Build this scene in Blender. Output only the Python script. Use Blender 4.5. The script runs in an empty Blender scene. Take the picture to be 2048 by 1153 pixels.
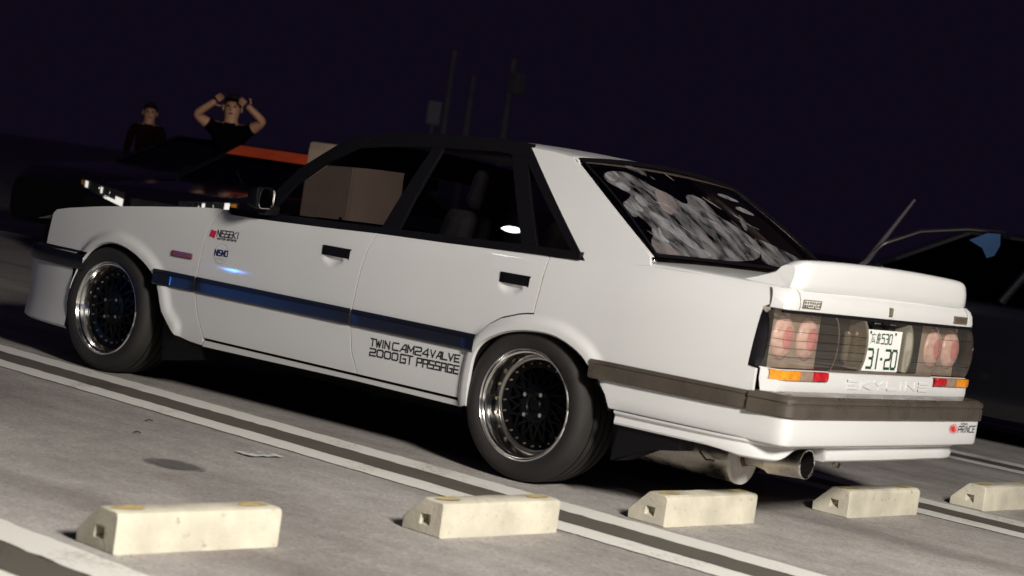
import bpy, bmesh, math, random
from mathutils import Vector, Matrix
random.seed(7)
SC = bpy.context.scene
C = SC.collection

# ------------------------------------------------------------------ camera
cam_d = bpy.data.cameras.new('camera'); cam = bpy.data.objects.new('camera', cam_d); C.objects.link(cam)
cam_d.sensor_width = 36.0; cam_d.lens = 3824.35 / 2048 * 36.0
cam_d.clip_start = .1; cam_d.clip_end = 900
cam_d.dof.use_dof = True; cam_d.dof.focus_distance = 8.9; cam_d.dof.aperture_fstop = 3.6
_r = Vector((.76943, .62173, .14638)); _u = Vector((-.14122, -.05792, .98828)); _f = Vector((-.62292, .78109, -.04323))
M4 = Matrix.Identity(4)
for i in range(3):
    M4[i][0] = _r[i]; M4[i][1] = _u[i]; M4[i][2] = -_f[i]
M4.translation = Vector((4.6532, -6.8439, 1.0935))
cam.matrix_world = M4
SC.camera = cam

# ------------------------------------------------------------------ night sky, lamps of the car park, exposure
world = bpy.data.worlds.new('World'); SC.world = world; world.use_nodes = True
bg = world.node_tree.nodes['Background']
bg.inputs['Color'].default_value = (.0046, .0028, .0082, 1); bg.inputs['Strength'].default_value = 1.0

def lamp(name, loc, watt, col, radius):
    d = bpy.data.lights.new(name, 'POINT'); d.energy = watt; d.color = col; d.shadow_soft_size = radius
    o = bpy.data.objects.new(name, d); C.objects.link(o); o.location = loc
    return o
lamp('car_park_floodlight', (6.9, -4.3, 3.75), 3900, (1.0, .95, .87), .60)       # bright lamp behind the photographer
lamp('car_park_lamp', (-9.2, -9.2, 8.2), 26, (.93, .95, 1.0), .12)           # second lamp, mirrored in the side glass
lamp('blue_accent_lamp', (-6.87, -5.64, .30), 26, (.05, .27, 1.0), .06)           # blue lamp mirrored in the door
sun_d = bpy.data.lights.new('moon', 'SUN'); sun_d.energy = .004; sun_d.angle = math.radians(.5); sun_d.color = (.75, .8, 1)
sun = bpy.data.objects.new('moon', sun_d); C.objects.link(sun); sun.rotation_euler = (math.radians(40), 0, math.radians(60))
vs = SC.view_settings
vs.view_transform = 'Standard'; vs.look = 'None'; vs.exposure = 0; vs.gamma = 1; vs.use_curve_mapping = False
SC.cycles.max_bounces = 10; SC.cycles.transparent_max_bounces = 24; SC.cycles.caustics_reflective = False; SC.cycles.caustics_refractive = False
SC.cycles.use_denoising = True

# ------------------------------------------------------------------ materials
MAT = {}
def _bsdf(name):
    m = bpy.data.materials.new(name); m.use_nodes = True; MAT[name] = m
    return m, m.node_tree.nodes, m.node_tree.links, m.node_tree.nodes['Principled BSDF']
def mat(name, col, rough=.5, metal=0, coat=0, var=.0, vscale=8, rvar=0, bump=0, bscale=200, spec=.5, sheen=0):
    m, N, L, b = _bsdf(name)
    b.inputs['Base Color'].default_value = (*col, 1); b.inputs['Roughness'].default_value = rough
    b.inputs['Metallic'].default_value = metal; b.inputs['Coat Weight'].default_value = coat
    b.inputs['Coat Roughness'].default_value = .06; b.inputs['Specular IOR Level'].default_value = spec
    tc = N.new('ShaderNodeTexCoord')
    if var or rvar:
        n = N.new('ShaderNodeTexNoise'); n.inputs['Scale'].default_value = vscale; n.inputs['Detail'].default_value = 6
        L.new(tc.outputs['Object'], n.inputs['Vector'])
        if var:
            r = N.new('ShaderNodeMapRange'); r.inputs['From Min'].default_value = .3; r.inputs['From Max'].default_value = .7
            r.inputs['To Min'].default_value = 1 - var; r.inputs['To Max'].default_value = 1 + var * .5
            L.new(n.outputs['Fac'], r.inputs['Value'])
            mx = N.new('ShaderNodeMixRGB'); mx.blend_type = 'MULTIPLY'; mx.inputs['Fac'].default_value = 1
            mx.inputs['Color1'].default_value = (*col, 1); L.new(r.outputs['Result'], mx.inputs['Color2'])
            L.new(mx.outputs['Color'], b.inputs['Base Color'])
        if rvar:
            r2 = N.new('ShaderNodeMapRange'); r2.inputs['From Min'].default_value = .3; r2.inputs['From Max'].default_value = .7
            r2.inputs['To Min'].default_value = max(.02, rough - rvar); r2.inputs['To Max'].default_value = min(1, rough + rvar)
            L.new(n.outputs['Fac'], r2.inputs['Value']); L.new(r2.outputs['Result'], b.inputs['Roughness'])
    if bump:
        n3 = N.new('ShaderNodeTexNoise'); n3.inputs['Scale'].default_value = bscale; n3.inputs['Detail'].default_value = 4
        L.new(tc.outputs['Object'], n3.inputs['Vector'])
        bp = N.new('ShaderNodeBump'); bp.inputs['Strength'].default_value = bump; bp.inputs['Distance'].default_value = .004
        L.new(n3.outputs['Fac'], bp.inputs['Height']); L.new(bp.outputs['Normal'], b.inputs['Normal'])
    return m
def glass(name, tint, refl=1.0, rough=.02):
    m = bpy.data.materials.new(name); m.use_nodes = True; MAT[name] = m
    N, L = m.node_tree.nodes, m.node_tree.links
    N.remove(N['Principled BSDF']); out = N['Material Output']
    t = N.new('ShaderNodeBsdfTransparent'); t.inputs['Color'].default_value = (*tint, 1)
    g = N.new('ShaderNodeBsdfGlossy'); g.inputs['Roughness'].default_value = rough
    fr = N.new('ShaderNodeFresnel'); ge = N.new('ShaderNodeNewGeometry')
    io = N.new('ShaderNodeMath'); io.operation = 'MULTIPLY_ADD'; io.inputs[1].default_value = 1 / 1.5 - 1.5; io.inputs[2].default_value = 1.5
    L.new(ge.outputs['Backfacing'], io.inputs[0]); L.new(io.outputs[0], fr.inputs['IOR'])
    mu = N.new('ShaderNodeMath'); mu.operation = 'MULTIPLY'; mu.inputs[1].default_value = refl; L.new(fr.outputs[0], mu.inputs[0])
    mx = N.new('ShaderNodeMixShader'); L.new(mu.outputs[0], mx.inputs[0]); L.new(t.outputs[0], mx.inputs[1]); L.new(g.outputs[0], mx.inputs[2])
    L.new(mx.outputs[0], out.inputs['Surface'])
    return m

mat('white_paint', (.665, .665, .665), .42, coat=.5, var=.035, vscale=2.2, rvar=.05, spec=.3)
mat('black_trim', (.0055, .005, .0065), .5, rvar=.08, vscale=20, spec=.14)
mat('gloss_strip', (.010, .011, .020), .26, coat=.3, var=.2, vscale=9)
mat('bumper_strip', (.075, .062, .050), .30, coat=.3, var=.22, vscale=10, rvar=.08)
mat('underbody', (.006, .006, .006), .95, spec=.08)
mat('rubber', (.017, .0152, .0145), .72, var=.25, vscale=6, rvar=.1, bump=.15, bscale=60)
mat('polished_alloy', (.78, .77, .75), .13, metal=1, rvar=.05, vscale=12)
mat('black_alloy', (.0025, .0025, .003), .3, spec=.13)
mat('chrome', (.85, .85, .86), .06, metal=1)
mat('rivet_gold', (.36, .30, .22), .34, metal=1)
mat('rivet_grey', (.45, .44, .42), .3, metal=1)
mat('steel_pipe', (.52, .48, .42), .32, metal=1, var=.3, vscale=14, rvar=.1)
mat('white_enamel', (.72, .70, .66), .4, var=.25, vscale=18)
mat('rust', (.16, .07, .035), .85, var=.5, vscale=40)
mat('interior', (.016, .015, .016), .8, var=.3)
mat('seat_fabric', (.014, .013, .016), .9, var=.3, vscale=30)
mat('trim_brown', (.14, .055, .028), .7, var=.4, vscale=8)
mat('lamp_pale', (.90, .66, .60), .3, var=.2, vscale=40)
mat('lamp_red', (.86, .40, .40), .3, var=.25, vscale=30)
mat('lamp_ring', (.40, .37, .30), .25, metal=.6)
mat('lamp_back', (.48, .42, .36), .4, var=.35, vscale=9)
mat('amber', (.85, .30, .015), .22, coat=.6, var=.3, vscale=60)
mat('red_lens', (.52, .012, .02), .2, coat=.6, var=.3, vscale=60)
mat('clear_lens', (.34, .23, .17), .22, coat=.6, var=.25, vscale=60)
mat('marker', (.20, .035, .015), .18, coat=.7, var=.4, vscale=40)
mat('plate_white', (.80, .80, .77), .45)
mat('plate_green', (.012, .05, .03), .5)
mat('badge_gold', (.20, .155, .085), .4, metal=.5, var=.3, vscale=60)
mat('badge_brown', (.15, .115, .095), .35, var=.3, vscale=60)
mat('decal_black', (.02, .018, .022), .5)
mat('decal_red', (.55, .02, .07), .5)
mat('decal_scarlet', (.70, .03, .03), .5)
mat('decal_navy', (.015, .02, .09), .5)
mat('decal_line', (.38, .36, .36), .5)
mat('concrete', (.60, .56, .455), .85, var=.24, vscale=7, bump=.5, bscale=90)
def scuffed(name):
    m = MAT[name]; N, L = m.node_tree.nodes, m.node_tree.links; b = N['Principled BSDF']
    src = b.inputs['Base Color'].links[0].from_socket; tc = [n for n in N if n.type == 'TEX_COORD'][0]
    n = N.new('ShaderNodeTexNoise'); n.inputs['Scale'].default_value = 26; n.inputs['Detail'].default_value = 8; n.inputs['Roughness'].default_value = .7; L.new(tc.outputs['Object'], n.inputs['Vector'])
    r = N.new('ShaderNodeValToRGB'); e = r.color_ramp.elements; e[0].position = .30; e[0].color = (.55, .50, .44, 1); e[1].position = .40; e[1].color = (1, 1, 1, 1)
    L.new(n.outputs['Fac'], r.inputs['Fac'])
    mx = N.new('ShaderNodeMixRGB'); mx.blend_type = 'MULTIPLY'; mx.inputs[0].default_value = 1; L.new(src, mx.inputs[1]); L.new(r.outputs[0], mx.inputs[2]); L.new(mx.outputs[0], b.inputs['Base Color'])
scuffed('concrete')
mat('grit', (.38, .35, .30), .9, var=.5, vscale=30)
mat('yellow_paint', (.58, .45, .20), .7, var=.35, vscale=30)
mat('skin', (.50, .26, .16), .55, var=.15)
mat('hair', (.012, .009, .008), .6)
mat('cloth_dark', (.003, .0025, .004), .95, var=.3, vscale=15, spec=0)
mat('cloth_red', (.016, .006, .005), .95, var=.3, spec=0)
mat('cloth_olive', (.13, .12, .05), .9, var=.3, spec=0)
mat('car_black', (.006, .006, .009), .16, coat=.8)
mat('car_beige', (.44, .34, .26), .45, coat=.3, var=.1)
mat('car_pale', (.25, .26, .32), .5)
mat('banner_red', (.80, .10, .03), .6, var=.2, vscale=4)
mat('pole_dark', (.06, .05, .06), .7)
mat('reflection_blue', (.035, .075, .17), .35, var=.3, vscale=3)
mat('pole_grey', (.26, .23, .28), .8, var=.3, vscale=1.5)
mat('paper', (.72, .72, .68), .8, var=.1)
mat('twig', (.03, .022, .018), .9)
mat('wood_dark', (.05, .035, .025), .9, var=.3)
mat('leaf', (.035, .04, .018), .7, var=.5, vscale=1)
mat('hill_soil', (.16, .12, .12), .95, var=.4, vscale=.2)
glass('side_glass', (.60, .58, .60), 1.0, .008)
glass('rear_glass', (.36, .31, .28), 1.0)
glass('smoked_lens', (.80, .75, .71), 1.3, .03)
def haze_lens(name, col, fac):
    m = MAT[name]; N, L = m.node_tree.nodes, m.node_tree.links
    mx0 = [n for n in N if n.type == 'MIX_SHADER'][0]; src = mx0.inputs[1].links[0].from_socket
    d = N.new('ShaderNodeBsdfDiffuse'); d.inputs['Color'].default_value = (*col, 1)
    m2 = N.new('ShaderNodeMixShader'); m2.inputs[0].default_value = fac
    L.new(src, m2.inputs[1]); L.new(d.outputs[0], m2.inputs[2]); L.new(m2.outputs[0], mx0.inputs[1])
haze_lens('smoked_lens', (.30, .27, .23), .10)
def reflection_mat(name, col, lo, hi, scale):  # noisy see-through colour that reads as reflections on the pane
    m = glass(name, (1, 1, 1), 0); N, L = m.node_tree.nodes, m.node_tree.links
    mx0 = [n for n in N if n.type == 'MIX_SHADER'][0]; src = mx0.inputs[1].links[0].from_socket
    d = N.new('ShaderNodeBsdfDiffuse'); d.inputs['Color'].default_value = (*col, 1)
    tc = N.new('ShaderNodeTexCoord'); mp = N.new('ShaderNodeMapping'); mp.inputs['Scale'].default_value = (1.0, 2.2, 1.6); mp.inputs['Rotation'].default_value = (0, .5, .5)
    L.new(tc.outputs['Object'], mp.inputs['Vector'])
    n = N.new('ShaderNodeTexNoise'); n.inputs['Scale'].default_value = scale; n.inputs['Detail'].default_value = 5; n.inputs['Distortion'].default_value = .25; L.new(mp.outputs[0], n.inputs['Vector'])
    r = N.new('ShaderNodeMapRange'); r.inputs['From Min'].default_value = .34; r.inputs['From Max'].default_value = .64; r.inputs['To Min'].default_value = lo; r.inputs['To Max'].default_value = hi
    L.new(n.outputs['Fac'], r.inputs['Value'])
    m2 = N.new('ShaderNodeMixShader'); L.new(r.outputs[0], m2.inputs[0]); L.new(src, m2.inputs[1]); L.new(d.outputs[0], m2.inputs[2]); L.new(m2.outputs[0], mx0.inputs[1])
reflection_mat('reflection_pale', (.21, .205, .215), .0, .72, 8)
reflection_mat('reflection_bright', (.31, .31, .33), .15, .75, 9)
reflection_mat('reflection_rose', (.22, .18, .18), .2, .8, 5)
glass('head_lens', (.9, .9, .92), 1.0)
mat('reflector', (.8, .8, .82), .12, metal=1)
mat('glow_reflector', (.8, .8, .78), .4)
MAT['glow_reflector'].node_tree.nodes['Principled BSDF'].inputs['Emission Color'].default_value = (1, .95, .88, 1)
MAT['glow_reflector'].node_tree.nodes['Principled BSDF'].inputs['Emission Strength'].default_value = .7  # added glow in place of light thrown back by the head lamp

def asphalt():
    m, N, L, b = _bsdf('asphalt')
    tc = N.new('ShaderNodeTexCoord'); O = tc.outputs['Object']
    def noise(s, d=6, rough=.55):
        n = N.new('ShaderNodeTexNoise'); n.inputs['Scale'].default_value = s; n.inputs['Detail'].default_value = d
        n.inputs['Roughness'].default_value = rough; L.new(O, n.inputs['Vector']); return n
    def ramp(n, pts):
        r = N.new('ShaderNodeValToRGB'); e = r.color_ramp.elements
        while len(e) < len(pts): e.new(.5)
        for q, (p, c) in zip(e, pts): q.position = p; q.color = (*c, 1)
        L.new(n, r.inputs['Fac']); return r
    mp = N.new('ShaderNodeMapping'); mp.inputs['Scale'].default_value = (.35, 1.0, 1); mp.inputs['Rotation'].default_value = (0, 0, .1)
    L.new(O, mp.inputs['Vector'])
    big = noise(1.1, 5); L.new(mp.outputs[0], big.inputs['Vector'])
    base = ramp(big.outputs['Fac'], [(.28, (.27, .245, .232)), (.50, (.46, .43, .408)), (.72, (.56, .53, .508))])
    med = noise(7, 7)
    r2 = ramp(med.outputs['Fac'], [(.3, (.86, .85, .85)), (.6, (1.03, 1.03, 1.03))])
    mx = N.new('ShaderNodeMixRGB'); mx.blend_type = 'MULTIPLY'; mx.inputs[0].default_value = 1
    L.new(base.outputs[0], mx.inputs[1]); L.new(r2.outputs[0], mx.inputs[2])
    fine = noise(95, 5, .75)
    r3 = ramp(fine.outputs['Fac'], [(.34, (.50, .50, .50)), (.47, (.95, .95, .95)), (.58, (1.02, 1.02, 1.02)), (.72, (1.5, 1.5, 1.48))])
    mx2 = N.new('ShaderNodeMixRGB'); mx2.blend_type = 'MULTIPLY'; mx2.inputs[0].default_value = .6
    L.new(mx.outputs[0], mx2.inputs[1]); L.new(r3.outputs[0], mx2.inputs[2])
    # tyre-polished dark streaks along the bays
    mp2 = N.new('ShaderNodeMapping'); mp2.inputs['Scale'].default_value = (.12, 1.5, 1); L.new(O, mp2.inputs['Vector'])
    st = noise(1.6, 4); L.new(mp2.outputs[0], st.inputs['Vector'])
    r4 = ramp(st.outputs['Fac'], [(.36, (.72, .70, .71)), (.52, (1, 1, 1))])
    mx3 = N.new('ShaderNodeMixRGB'); mx3.blend_type = 'MULTIPLY'; mx3.inputs[0].default_value = .8
    L.new(mx2.outputs[0], mx3.inputs[1]); L.new(r4.outputs[0], mx3.inputs[2])
    vo = N.new('ShaderNodeTexVoronoi'); vo.inputs['Scale'].default_value = 85; L.new(O, vo.inputs['Vector'])
    sp = N.new('ShaderNodeSeparateColor'); L.new(vo.outputs['Color'], sp.inputs[0])
    r5 = ramp(sp.outputs[0], [(.0, (.55, .54, .53)), (.18, (.92, .92, .92)), (.80, (1, 1, 1)), (.93, (1.35, 1.33, 1.3))])
    mx4 = N.new('ShaderNodeMixRGB'); mx4.blend_type = 'MULTIPLY'; mx4.inputs[0].default_value = .5
    L.new(mx3.outputs[0], mx4.inputs[1]); L.new(r5.outputs[0], mx4.inputs[2])
    L.new(mx4.outputs[0], b.inputs['Base Color'])
    b.inputs['Roughness'].default_value = .82; b.inputs['Specular IOR Level'].default_value = .3
    bp = N.new('ShaderNodeBump'); bp.inputs['Strength'].default_value = .55; bp.inputs['Distance'].default_value = .006
    L.new(fine.outputs['Fac'], bp.inputs['Height']); L.new(bp.outputs['Normal'], b.inputs['Normal'])
asphalt()
def road_paint(name, col, dark, wear):
    m, N, L, b = _bsdf(name)
    tc = N.new('ShaderNodeTexCoord')
    n = N.new('ShaderNodeTexNoise'); n.inputs['Scale'].default_value = 60; n.inputs['Detail'].default_value = 8; L.new(tc.outputs['Object'], n.inputs['Vector'])
    n2 = N.new('ShaderNodeTexNoise'); n2.inputs['Scale'].default_value = 2.2; n2.inputs['Detail'].default_value = 5; L.new(tc.outputs['Object'], n2.inputs['Vector'])
    ad = N.new('ShaderNodeMath'); ad.operation = 'MULTIPLY_ADD'; ad.inputs[1].default_value = .5; L.new(n.outputs['Fac'], ad.inputs[0]); L.new(n2.outputs['Fac'], ad.inputs[2])
    r = N.new('ShaderNodeValToRGB'); e = r.color_ramp.elements
    e[0].position = wear; e[0].color = (*dark, 1); e[1].position = wear + .16; e[1].color = (*col, 1)
    L.new(ad.outputs[0], r.inputs['Fac']); L.new(r.outputs[0], b.inputs['Base Color']); b.inputs['Roughness'].default_value = .8
    bp = N.new('ShaderNodeBump'); bp.inputs['Strength'].default_value = .4; bp.inputs['Distance'].default_value = .004
    L.new(n.outputs['Fac'], bp.inputs['Height']); L.new(bp.outputs['Normal'], b.inputs['Normal'])
road_paint('line_white', (.82, .80, .75), (.50, .47, .43), .52)
road_paint('line_gap', (.115, .100, .082), (.08, .068, .058), .55)
road_paint('stain', (.15, .135, .13), (.10, .09, .088), .6)
def soften(name, cx, cy, rx, ry):
    m = MAT[name]; N, L = m.node_tree.nodes, m.node_tree.links; out = N['Material Output']; b = N['Principled BSDF']
    tc = [n for n in N if n.type == 'TEX_COORD'][0]
    mp = N.new('ShaderNodeMapping'); mp.inputs['Location'].default_value = (-cx / rx, -cy / ry, 0); mp.inputs['Scale'].default_value = (1 / rx, 1 / ry, 0); L.new(tc.outputs['Object'], mp.inputs['Vector'])
    ln = N.new('ShaderNodeVectorMath'); ln.operation = 'LENGTH'; L.new(mp.outputs[0], ln.inputs[0])
    nz = N.new('ShaderNodeTexNoise'); nz.inputs['Scale'].default_value = 22; nz.inputs['Detail'].default_value = 6; L.new(tc.outputs['Object'], nz.inputs['Vector'])
    ad = N.new('ShaderNodeMath'); ad.operation = 'MULTIPLY_ADD'; ad.inputs[1].default_value = .9; L.new(nz.outputs['Fac'], ad.inputs[0]); L.new(ln.outputs['Value'], ad.inputs[2])
    r = N.new('ShaderNodeMapRange'); r.inputs['From Min'].default_value = 1.0; r.inputs['From Max'].default_value = 1.42; r.inputs['To Min'].default_value = .85; r.inputs['To Max'].default_value = 0; L.new(ad.outputs[0], r.inputs['Value'])
    t = N.new('ShaderNodeBsdfTransparent'); mx = N.new('ShaderNodeMixShader'); L.new(r.outputs[0], mx.inputs[0]); L.new(t.outputs[0], mx.inputs[1]); L.new(b.outputs[0], mx.inputs[2]); L.new(mx.outputs[0], out.inputs['Surface'])
soften('stain', -.42, -2.24, .13, .115)

# ------------------------------------------------------------------ mesh helpers
def link(name, me, m, parent=None):
    o = bpy.data.objects.new(name, me); C.objects.link(o)
    if m is not None:
        for x in (m if isinstance(m, (list, tuple)) else [m]): me.materials.append(MAT[x])
    if parent is not None: o.parent = parent
    return o
def mesh(name, vs, fs, m, parent=None, smooth=False, mi=None):
    me = bpy.data.meshes.new(name); me.from_pydata([tuple(v) for v in vs], [], fs); me.validate(); me.update()
    if smooth:
        for p in me.polygons: p.use_smooth = True
    o = link(name, me, m, parent)
    if mi:
        for p, k in zip(me.polygons, mi): p.material_index = k
    return o
def from_bm(name, bm, m, parent=None, smooth=False, recalc=True):
    if recalc: bmesh.ops.recalc_face_normals(bm, faces=bm.faces[:])
    me = bpy.data.meshes.new(name); bm.to_mesh(me); bm.free()
    if smooth:
        for p in me.polygons: p.use_smooth = True
    return link(name, me, m, parent)
def empty(name, loc=(0, 0, 0), rz=0):
    o = bpy.data.objects.new(name, None); C.objects.link(o); o.location = loc; o.rotation_euler = (0, 0, rz); o.empty_display_size = .1
    return o
def tag(o, label=None, cat=None, group=None, kind=None):
    if label: o['label'] = label
    if cat: o['category'] = cat
    if group: o['group'] = group
    if kind: o['kind'] = kind
    return o
def bm_box(bm, x0, x1, y0, y1, z0, z1, bev=0, mtx=None):
    r = bmesh.ops.create_cube(bm, size=1.0); v = r['verts']
    for q in v:
        q.co = Vector(((x0 + x1) / 2 + q.co.x * (x1 - x0), (y0 + y1) / 2 + q.co.y * (y1 - y0), (z0 + z1) / 2 + q.co.z * (z1 - z0)))
        if mtx is not None: q.co = mtx @ q.co
    if bev:
        es = list({e for q in v for e in q.link_edges})
        bmesh.ops.bevel(bm, geom=es, offset=bev, segments=2, affect='EDGES', profile=.6)
def box(name, x0, x1, y0, y1, z0, z1, m, parent=None, bev=0, mtx=None, smooth=False):
    bm = bmesh.new(); bm_box(bm, x0, x1, y0, y1, z0, z1, bev, mtx)
    return from_bm(name, bm, m, parent, smooth)
def tube(name, pts, rad, m, parent=None, seg=16, caps=True):
    vs, fs = [], []; pts = [Vector(p) for p in pts]; n = len(pts)
    rads = rad if isinstance(rad, (list, tuple)) else [rad] * n
    ref = Vector((0, 0, 1))
    for i, p in enumerate(pts):
        t = (pts[min(i + 1, n - 1)] - pts[max(i - 1, 0)]).normalized()
        a = t.cross(ref)
        if a.length < 1e-4: a = t.cross(Vector((0, 1, 0)))
        a.normalize(); b = t.cross(a)
        for k in range(seg):
            w = 2 * math.pi * k / seg
            vs.append(p + (a * math.cos(w) + b * math.sin(w)) * rads[i])
    for i in range(n - 1):
        for k in range(seg):
            k2 = (k + 1) % seg
            fs.append((i * seg + k, i * seg + k2, (i + 1) * seg + k2, (i + 1) * seg + k))
    if caps:
        fs.append(tuple(range(seg - 1, -1, -1))); fs.append(tuple((n - 1) * seg + k for k in range(seg)))
    o = mesh(name, vs, fs, m, parent, True)
    return sharpen(o, 40)
def sharpen(o, deg):
    me = o.data; bm = bmesh.new(); bm.from_mesh(me)
    for e in bm.edges:
        if len(e.link_faces) == 2 and e.calc_face_angle(0) > math.radians(deg): e.smooth = False
    for f in bm.faces: f.smooth = True
    bm.to_mesh(me); bm.free()
    return o
def lathe(name, prof, m, parent=None, seg=72, close=False, mi=None):
    """prof: (radius, depth); axis along +Y, depth 0 = outer face, positive towards the car's middle"""
    vs, fs, mm = [], [], []
    n = len(prof)
    for k in range(seg):
        a = 2 * math.pi * k / seg
        for r, d in prof: vs.append((r * math.cos(a), d, r * math.sin(a)))
    for k in range(seg):
        k2 = (k + 1) % seg
        for i in range(n - 1 if not close else n):
            j = (i + 1) % n
            fs.append((k * n + i, k * n + j, k2 * n + j, k2 * n + i))
            if mi: mm.append(mi[i])
    o = mesh(name, vs, fs, m, parent, True, mm or None)
    bm = bmesh.new(); bm.from_mesh(o.data); bmesh.ops.remove_doubles(bm, verts=bm.verts[:], dist=1e-5)
    bmesh.ops.recalc_face_normals(bm, faces=bm.faces[:]); bm.to_mesh(o.data); bm.free()
    return sharpen(o, 35)
def loft(name, rows, m, parent=None, closed=False, smooth=True, deg=32):
    """rows of equal length -> quad grid"""
    n = len(rows[0]); vs = [p for r in rows for p in r]; fs = []
    for i in range(len(rows) - 1):
        for k in range(n if closed else n - 1):
            k2 = (k + 1) % n
            fs.append((i * n + k, i * n + k2, (i + 1) * n + k2, (i + 1) * n + k))
    o = mesh(name, vs, fs, m, parent, smooth)
    return sharpen(o, deg) if smooth else o
def ctab(t, v):
    n = len(t)
    if v <= t[0][0]: return t[0][1]
    if v >= t[-1][0]: return t[-1][1]
    for i in range(n - 1):
        if v <= t[i + 1][0]:
            x0, y0 = t[i]; x1, y1 = t[i + 1]; h = x1 - x0
            m0 = (y1 - y0) / h if i == 0 else (y1 - t[i - 1][1]) / (x1 - t[i - 1][0])
            m1 = (y1 - y0) / h if i + 2 >= n else (t[i + 2][1] - y0) / (t[i + 2][0] - x0)
            u = (v - x0) / h
            return (2*u**3-3*u*u+1)*y0 + (u**3-2*u*u+u)*h*m0 + (-2*u**3+3*u*u)*y1 + (u**3-u*u)*h*m1
def smoothstep(a, b, v):
    t = max(0, min(1, (v - a) / (b - a))); return t * t * (3 - 2 * t)
def inset(poly, d):
    """shrink a polygon (x,z) by d"""
    a = sum(p[0] * q[1] - q[0] * p[1] for p, q in zip(poly, poly[1:] + poly[:1]))
    s = 1 if a > 0 else -1
    out = []; n = len(poly)
    for i in range(n):
        p0, p1, p2 = Vector(poly[i - 1]), Vector(poly[i]), Vector(poly[(i + 1) % n])
        e1 = (p1 - p0).normalized(); e2 = (p2 - p1).normalized()
        n1 = Vector((-e1.y, e1.x)) * s; n2 = Vector((-e2.y, e2.x)) * s
        b = n1 + n2
        if b.length < 1e-6: b = n1
        b.normalize(); k = d / max(.45, b.dot(n1))
        q = p1 + b * k; out.append((q.x, q.y))
    return out

# ------------------------------------------------------------------ ground and painted bays
PSI = -.0445
def LW(x, y, z=0): return (math.cos(PSI) * x - math.sin(PSI) * y, math.sin(PSI) * x + math.cos(PSI) * y, z)
g = mesh('ground', [(-400, -200, 0), (120, -200, 0), (120, 500, 0), (-400, 500, 0)], [(0, 1, 2, 3)], 'asphalt'); tag(g, kind='structure')
def strip(name, x0, x1, y0, y1, z, m, ragged=.004, step=.06):
    n = max(2, int((x1 - x0) / step)); vs, fs = [], []
    for i in range(n + 1):
        x = x0 + (x1 - x0) * i / n
        vs.append(LW(x, y0 + random.uniform(-ragged, ragged), z)); vs.append(LW(x, y1 + random.uniform(-ragged, ragged), z))
    for i in range(n): fs.append((2*i, 2*i+2, 2*i+3, 2*i+1))
    o = mesh(name, vs, fs, m); tag(o, kind='structure'); return o
YL, BAY = -.9758, 2.494
for k in range(-1, 5):
    y = YL + k * BAY
    x0, x1 = (-4.2, 5.2)
    if k == -1: y -= .0
    strip('parking_line', x0, x1, y - .160, y, .004, 'line_white', .006, .05)
    strip('parking_line_gap', x0, x1, y - .354 + .006, y - .166, .004, 'line_gap', 0)
    strip('parking_line', x0, x1, y - .505, y - .354, .004, 'line_white')
# oil stain
vs = [(-.42, -2.24, .004)]; n = 34
for i in range(n):
    a = 2 * math.pi * i / n; r = .9 + random.uniform(-.16, .10)
    vs.append((-.42 + .15 * r * math.cos(a), -2.24 + .135 * r * math.sin(a), .004))
o = mesh('oil_stain', vs, [(0, 1 + i, 1 + (i + 1) % n) for i in range(n)], 'stain'); tag(o, kind='structure')

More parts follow.
